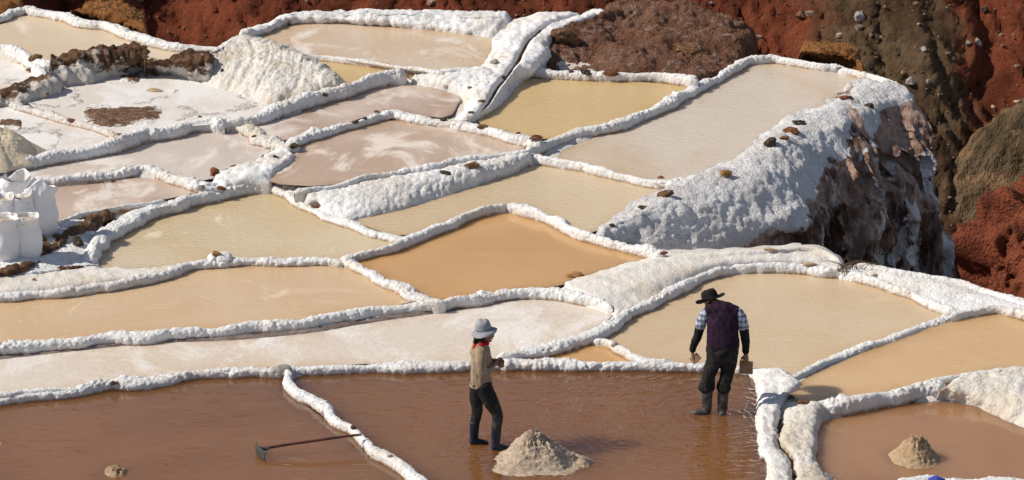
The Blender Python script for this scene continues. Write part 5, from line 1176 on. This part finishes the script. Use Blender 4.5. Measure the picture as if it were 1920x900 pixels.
tag(wom, 'woman in grey sun hat and beige sweater standing in the brown pond, hands clasped', 'person', kind='thing')
fuse('sweater', [chain([(-.112, 0, .83, .160, .146), (-.115, 0, .90, .158, .142), (-.12, 0, 1.02, .150, .126), (-.115, 0, 1.18, .158, .130), (-.125, 0, 1.30, .17, .115), (-.118, 0, 1.36, .10, .07), (-.11, 0, 1.385, .07, .062)], YX),
    chain([(q[0], q[1], q[2], q[3] + .034 - .004 * k) for k, q in enumerate(arm_r)][:4] + [(.030, -.085, 1.108, .034)], YX), chain([(q[0], q[1], q[2], q[3] + .026 - .004 * k) for k, q in enumerate(arm_l)][:4] + [(.045, .09, 1.108, .034)], YX)],
    M['knit'], parent=wom, voxel=.009, smooth=3, wrinkle=.010, wscale=9)
fuse('trousers', [chain([(-.125, 0, .92, .150, .118), (-.125, 0, .86, .155, .125), (-.12, 0, .80, .14, .115)], YX)] + [chain([(x, y, z_, r_ + .034 - .02 * (z_ < .5)) for x, y, z_, r_ in L[:4]], YX) for L in (ll, rl)], M['muddy'], parent=wom, voxel=.009, smooth=3, wrinkle=.007, wscale=12)
for (lx, ly), L in (((-.205, .09), ll), ((.065, -.09), rl)):
    b_ = fuse('boot', [chain([(L[3][0] + .002, ly, .30, .064), (lx + .002, ly, .18, .058), (lx, ly, .07, .050)], YX), chain([(lx - .035, ly, .045, .046, .044), (lx + .03, ly, .045, .046, .046), (lx + .10, ly, .034, .046, .034), (lx + .165, ly, .026, .036, .024)], YX)], M['boot_w'], parent=wom, voxel=.007, smooth=3)
hq = Matrix.Rotation(R(-11), 3, 'Y').to_quaternion(); hc = (-.078, 0, 1.535)
ht = lathe('hat', [(.158, -.022), (.160, -.018), (.125, .002), (.098, .012), (.094, .03), (.090, .07), (.080, .115), (.060, .136), (.03, .142), (.001, .143)], M['hat_w'], wom, hc, hq, lambda r_, a: (.010 * np.cos(2 * a) + .006 * np.cos(5 * a + 1)) * max(0, (r_ - .09) / .07) + .006 * np.cos(3 * a) * (r_ < .08))
ht.modifiers.new('thick', 'SOLIDIFY').thickness = .006
lathe('hat_band', [(.1015, .012), (.1005, .030), (.098, .042)], M['band_w'], ht, hc, hq)
fuse('hair', [chain([(-.105, 0, 1.53, .072, .055), (-.135, 0, 1.48, .065, .050), (-.155, 0, 1.44, .050, .045), (-.175, 0, 1.40, .034, .034)], YX), chain([(-.15, -.03, 1.47, .03), (-.19, -.045, 1.43, .02), (-.205, -.05, 1.40, .012)], YX), chain([(-.075, -.074, 1.54, .018, .03), (-.09, -.078, 1.48, .014, .028), (-.11, -.07, 1.43, .016, .02)], YX)], M['hair'], parent=wom, voxel=.006, smooth=2, wrinkle=.012, wscale=26)
fuse('scarf', [chain([(-.10 + .068 * math.cos(a), .072 * math.sin(a), 1.385 + .014 * math.cos(a), .022, .026) for a in np.linspace(-3.0, 3.1, 12)], (0, 0, 1)), chain([(-.165, -.03, 1.39, .034, .018), (-.20, -.05, 1.35, .030, .014), (-.215, -.055, 1.31, .012, .008)], YX), chain([(-.06, -.075, 1.40, .02), (-.02, -.045, 1.385, .018)], (0, 0, 1))], M['scarf'], parent=wom, voxel=.006, smooth=2, wrinkle=.006, wscale=20)
for sy in (-1, 1):
    fuse('eye', [chain([(.012, sy * .028, 1.497, .010, .006), (.018, sy * .028, 1.497, .008, .005)], YX)], M['eye'], parent=wom, voxel=.004, smooth=1)

# ---- the man, seen from behind, bending over, a board in each hand
ll = [(.01, .03, .86, .080), (-.050, .03, .66, .062), (-.092, .01, .46, .050), (-.10, .02, .28, .048), (-.10, .02, .09, .042)]
rl = [(.150, .0, .86, .080), (.152, -.0, .66, .062), (.125, -.02, .46, .050), (.10, -.01, .28, .048), (.095, .0, .09, .042)]
al = [(-.125, .19, 1.345, .055), (-.19, .20, 1.17, .047), (-.225, .20, 1.01, .042), (-.265, .22, .89, .034), (-.285, .23, .785, .027)]
ar = [(.295, .17, 1.345, .055), (.345, .16, 1.17, .047), (.375, .14, 1.01, .042), (.385, .13, .90, .034), (.385, .12, .80, .027)]
hd0 = np.array([-.045, .375, 1.375]); hu = np.array([-.30, .36, .89]); hu /= np.linalg.norm(hu); hf = np.array([-.45, .70, -.50]); hf -= hu * (hf @ hu); hf /= np.linalg.norm(hf); hs = np.cross(hf, hu)
def hp_(a, b, c=0.0): return tuple(hd0 + hu * a + hf * b + hs * c)
bm_ = [chain([(.08, .01, .86, .155, .10), (.085, .02, .98, .155, .095), (.085, .08, 1.12, .155, .085), (.085, .15, 1.26, .155, .075), (.085, .20, 1.35, .15, .065), (.06, .24, 1.41, .07, .06)], XX),
       chain([(.055, .23, 1.385, .058), (.015, .28, 1.42, .055), (*hd0, .055)], XX),
       chain([(*hp_(-.105, .03), .045, .05), (*hp_(-.06, .015), .066, .085), (*hp_(0, 0), .076, .098), (*hp_(.06, -.005), .072, .095), (*hp_(.10, -.01), .045, .06)], hs),
       chain([(*hp_(.005, .085), .011), (*hp_(-.03, .112), .015), (*hp_(-.04, .098), .015)], hs), chain([(*hp_(-.06, .088, -.012), .009), (*hp_(-.06, .088, .012), .009)], hu), chain([(*hp_(-.10, .065), .018), (*hp_(-.105, .072), .015)], hs),
       chain([(*hp_(.0, -.01, .078), .012, .02), (*hp_(-.03, -.01, .082), .008, .012)], hs), chain([(*hp_(.0, -.01, -.078), .012, .02), (*hp_(-.03, -.01, -.082), .008, .012)], hs),
       chain(ll, XX), chain(rl, XX), chain([(-.09, .05, .04, .036), (-.22, .03, .03, .03)], (0, 1, 0)), chain([(.095, .0, .04, .036), (.09, .16, .03, .03)], XX), chain(al, XX), chain(ar, XX)]
bm_ += hand((-.285, .23, .785), (.12, -.05, -1), (.3, -1, 0), (1, .2, 0), .18, .70, .0105, 1)
bm_ += hand((.385, .12, .80), (.02, -.05, -1), (1, .1, 0), (0, 1, 0), .18, .70, .0105, 1)
man = fuse('person', bm_, M['skin_m'], loc=MAN + np.array([0, 0, -.03]), voxel=.0065, smooth=2)
tag(man, 'man in dark hat and purple vest bending over the brown pond, seen from behind', 'person', kind='thing')
fuse('vest', [chain([(.085, .015, .915, .200, .142), (.085, .02, .97, .206, .146), (.085, .06, 1.07, .198, .138), (.085, .12, 1.20, .196, .132), (.085, .17, 1.30, .20, .115), (.08, .21, 1.375, .165, .09), (.055, .245, 1.415, .085, .068)], XX),
    chain([(-.100, .19, 1.335, .085, .085), (.08, .20, 1.37, .10, .10), (.265, .175, 1.335, .085, .085)], (0, 0, 1))], M['vest'], parent=man, voxel=.009, smooth=4, wrinkle=.009, wscale=8)
for A, nm in ((al, 1), (ar, -1)):
    p = np.array([q[:3] for q in A])
    fuse('shirt_sleeve', [chain([(*(p[0] + np.array([.05 * nm, 0, -.01])), .060), (*(p[0] + np.array([.012 * nm, 0, -.02])), .068), (*(p[0] * .45 + p[1] * .55), .070), (*(p[1] * .80 + p[2] * .20), .073)], XX)], M['plaid'], parent=man, voxel=.008, smooth=2, wrinkle=.008, wscale=14)
    fuse('under_sleeve', [chain([(*p[1], .062), (*p[2], .058), (*p[3], .049), (*(p[3] * .2 + p[4] * .8), .041)], XX)], M['black_sleeve'], parent=man, voxel=.008, smooth=2, wrinkle=.006, wscale=18)
fuse('shirt_collar', [chain([(.045 + .07 * math.cos(a), .245 + .055 * math.sin(a), 1.425 + .012 * math.sin(a), .022, .014) for a in np.linspace(-2.9, 3.1, 12)], (0, 0, 1))], M['plaid'], parent=man, voxel=.007, smooth=2)
fuse('trousers', [chain([(.085, .01, .96, .19, .135), (.08, .01, .88, .205, .15), (.08, .01, .80, .19, .14)], XX),
    chain([(-.005, .03, .86, .115), (-.050, .03, .68, .100), (-.09, .01, .52, .088), (-.10, .01, .42, .092), (-.105, .015, .375, .098), (-.105, .015, .345, .078)], XX),
    chain([(.160, .0, .86, .115), (.155, -.0, .68, .100), (.135, -.02, .52, .086), (.12, -.02, .44, .092), (.112, -.015, .395, .098), (.11, -.015, .36, .078)], XX)], M['trouser_m'], parent=man, voxel=.009, smooth=3, wrinkle=.020, wscale=9)
fuse('boot', [chain([(-.10, .015, .40, .076), (-.10, .02, .22, .068), (-.10, .02, .08, .058)], XX), chain([(-.075, .015, .045, .05), (-.12, .01, .05, .05), (-.20, .0, .045, .044), (-.265, -.005, .045, .034)], (0, 1, 0))], M['boot_m'], parent=man, voxel=.007, smooth=3, wrinkle=.006)
fuse('boot', [chain([(.105, -.012, .42, .076), (.10, -.005, .22, .068), (.095, .0, .08, .058)], XX), chain([(.095, -.04, .045, .05), (.095, .03, .05, .05), (.09, .11, .04, .046), (.085, .19, .03, .036)], XX)], M['boot_m'], parent=man, voxel=.007, smooth=3, wrinkle=.006)
hm = Matrix((hs, hf, hu)).transposed(); hq = hm.to_quaternion(); hc = hp_(.058, -.012)
ht = lathe('hat', [(.186, .012), (.188, .016), (.15, .004), (.112, -.002), (.104, .008), (.100, .05), (.093, .095), (.080, .118), (.055, .122), (.025, .108), (.001, .104)], M['hat_m'], man, hc, hq, lambda r_, a: .020 * np.cos(2 * a) * max(0, (r_ - .105) / .08) - .010 * (r_ < .085) * np.cos(2 * a))
ht.modifiers.new('thick', 'SOLIDIFY').thickness = .007
lathe('hat_band', [(.108, .008), (.1065, .022), (.1055, .034)], M['band_w'], ht, hc, hq)
fuse('hair', [chain([(*hp_(.02, -.05), .078, .055), (*hp_(-.03, -.06), .070, .040), (*hp_(-.06, -.055), .05, .025)], hs)], M['hair'], parent=man, voxel=.006, smooth=2, wrinkle=.006, wscale=30)
for sy in (-1, 1):
    fuse('eye', [chain([(*hp_(.0, .083, sy * .03), .010, .006), (*hp_(.0, .089, sy * .03), .008, .005)], hs)], M['eye'], parent=man, voxel=.004, smooth=1)
def board(label, c, size, rot):
    bm = bmesh.new(); bmesh.ops.create_cube(bm, size=1); bmesh.ops.scale(bm, vec=size, verts=bm.verts)
    bmesh.ops.bevel(bm, geom=list(bm.edges), offset=.004, segments=2, affect='EDGES')
    me = bpy.data.meshes.new('wooden_board'); bm.to_mesh(me); bm.free(); me.materials.append(M['board'])
    o = bpy.data.objects.new('wooden_board', me); o.location = MAN + np.array(c); o.rotation_euler = rot; link(o)
    return tag(o, label, 'board', 'boards held by the man', 'thing')
board('square wooden board in the right hand of the man in the purple vest', (.395, .125, .585), (.175, .022, .165), (R(-8), R(-3), R(-22)))
board('small tilted wooden board in the left hand of the man in the purple vest', (-.245, .20, .675), (.10, .020, .125), (R(-10), R(42), R(-25)))
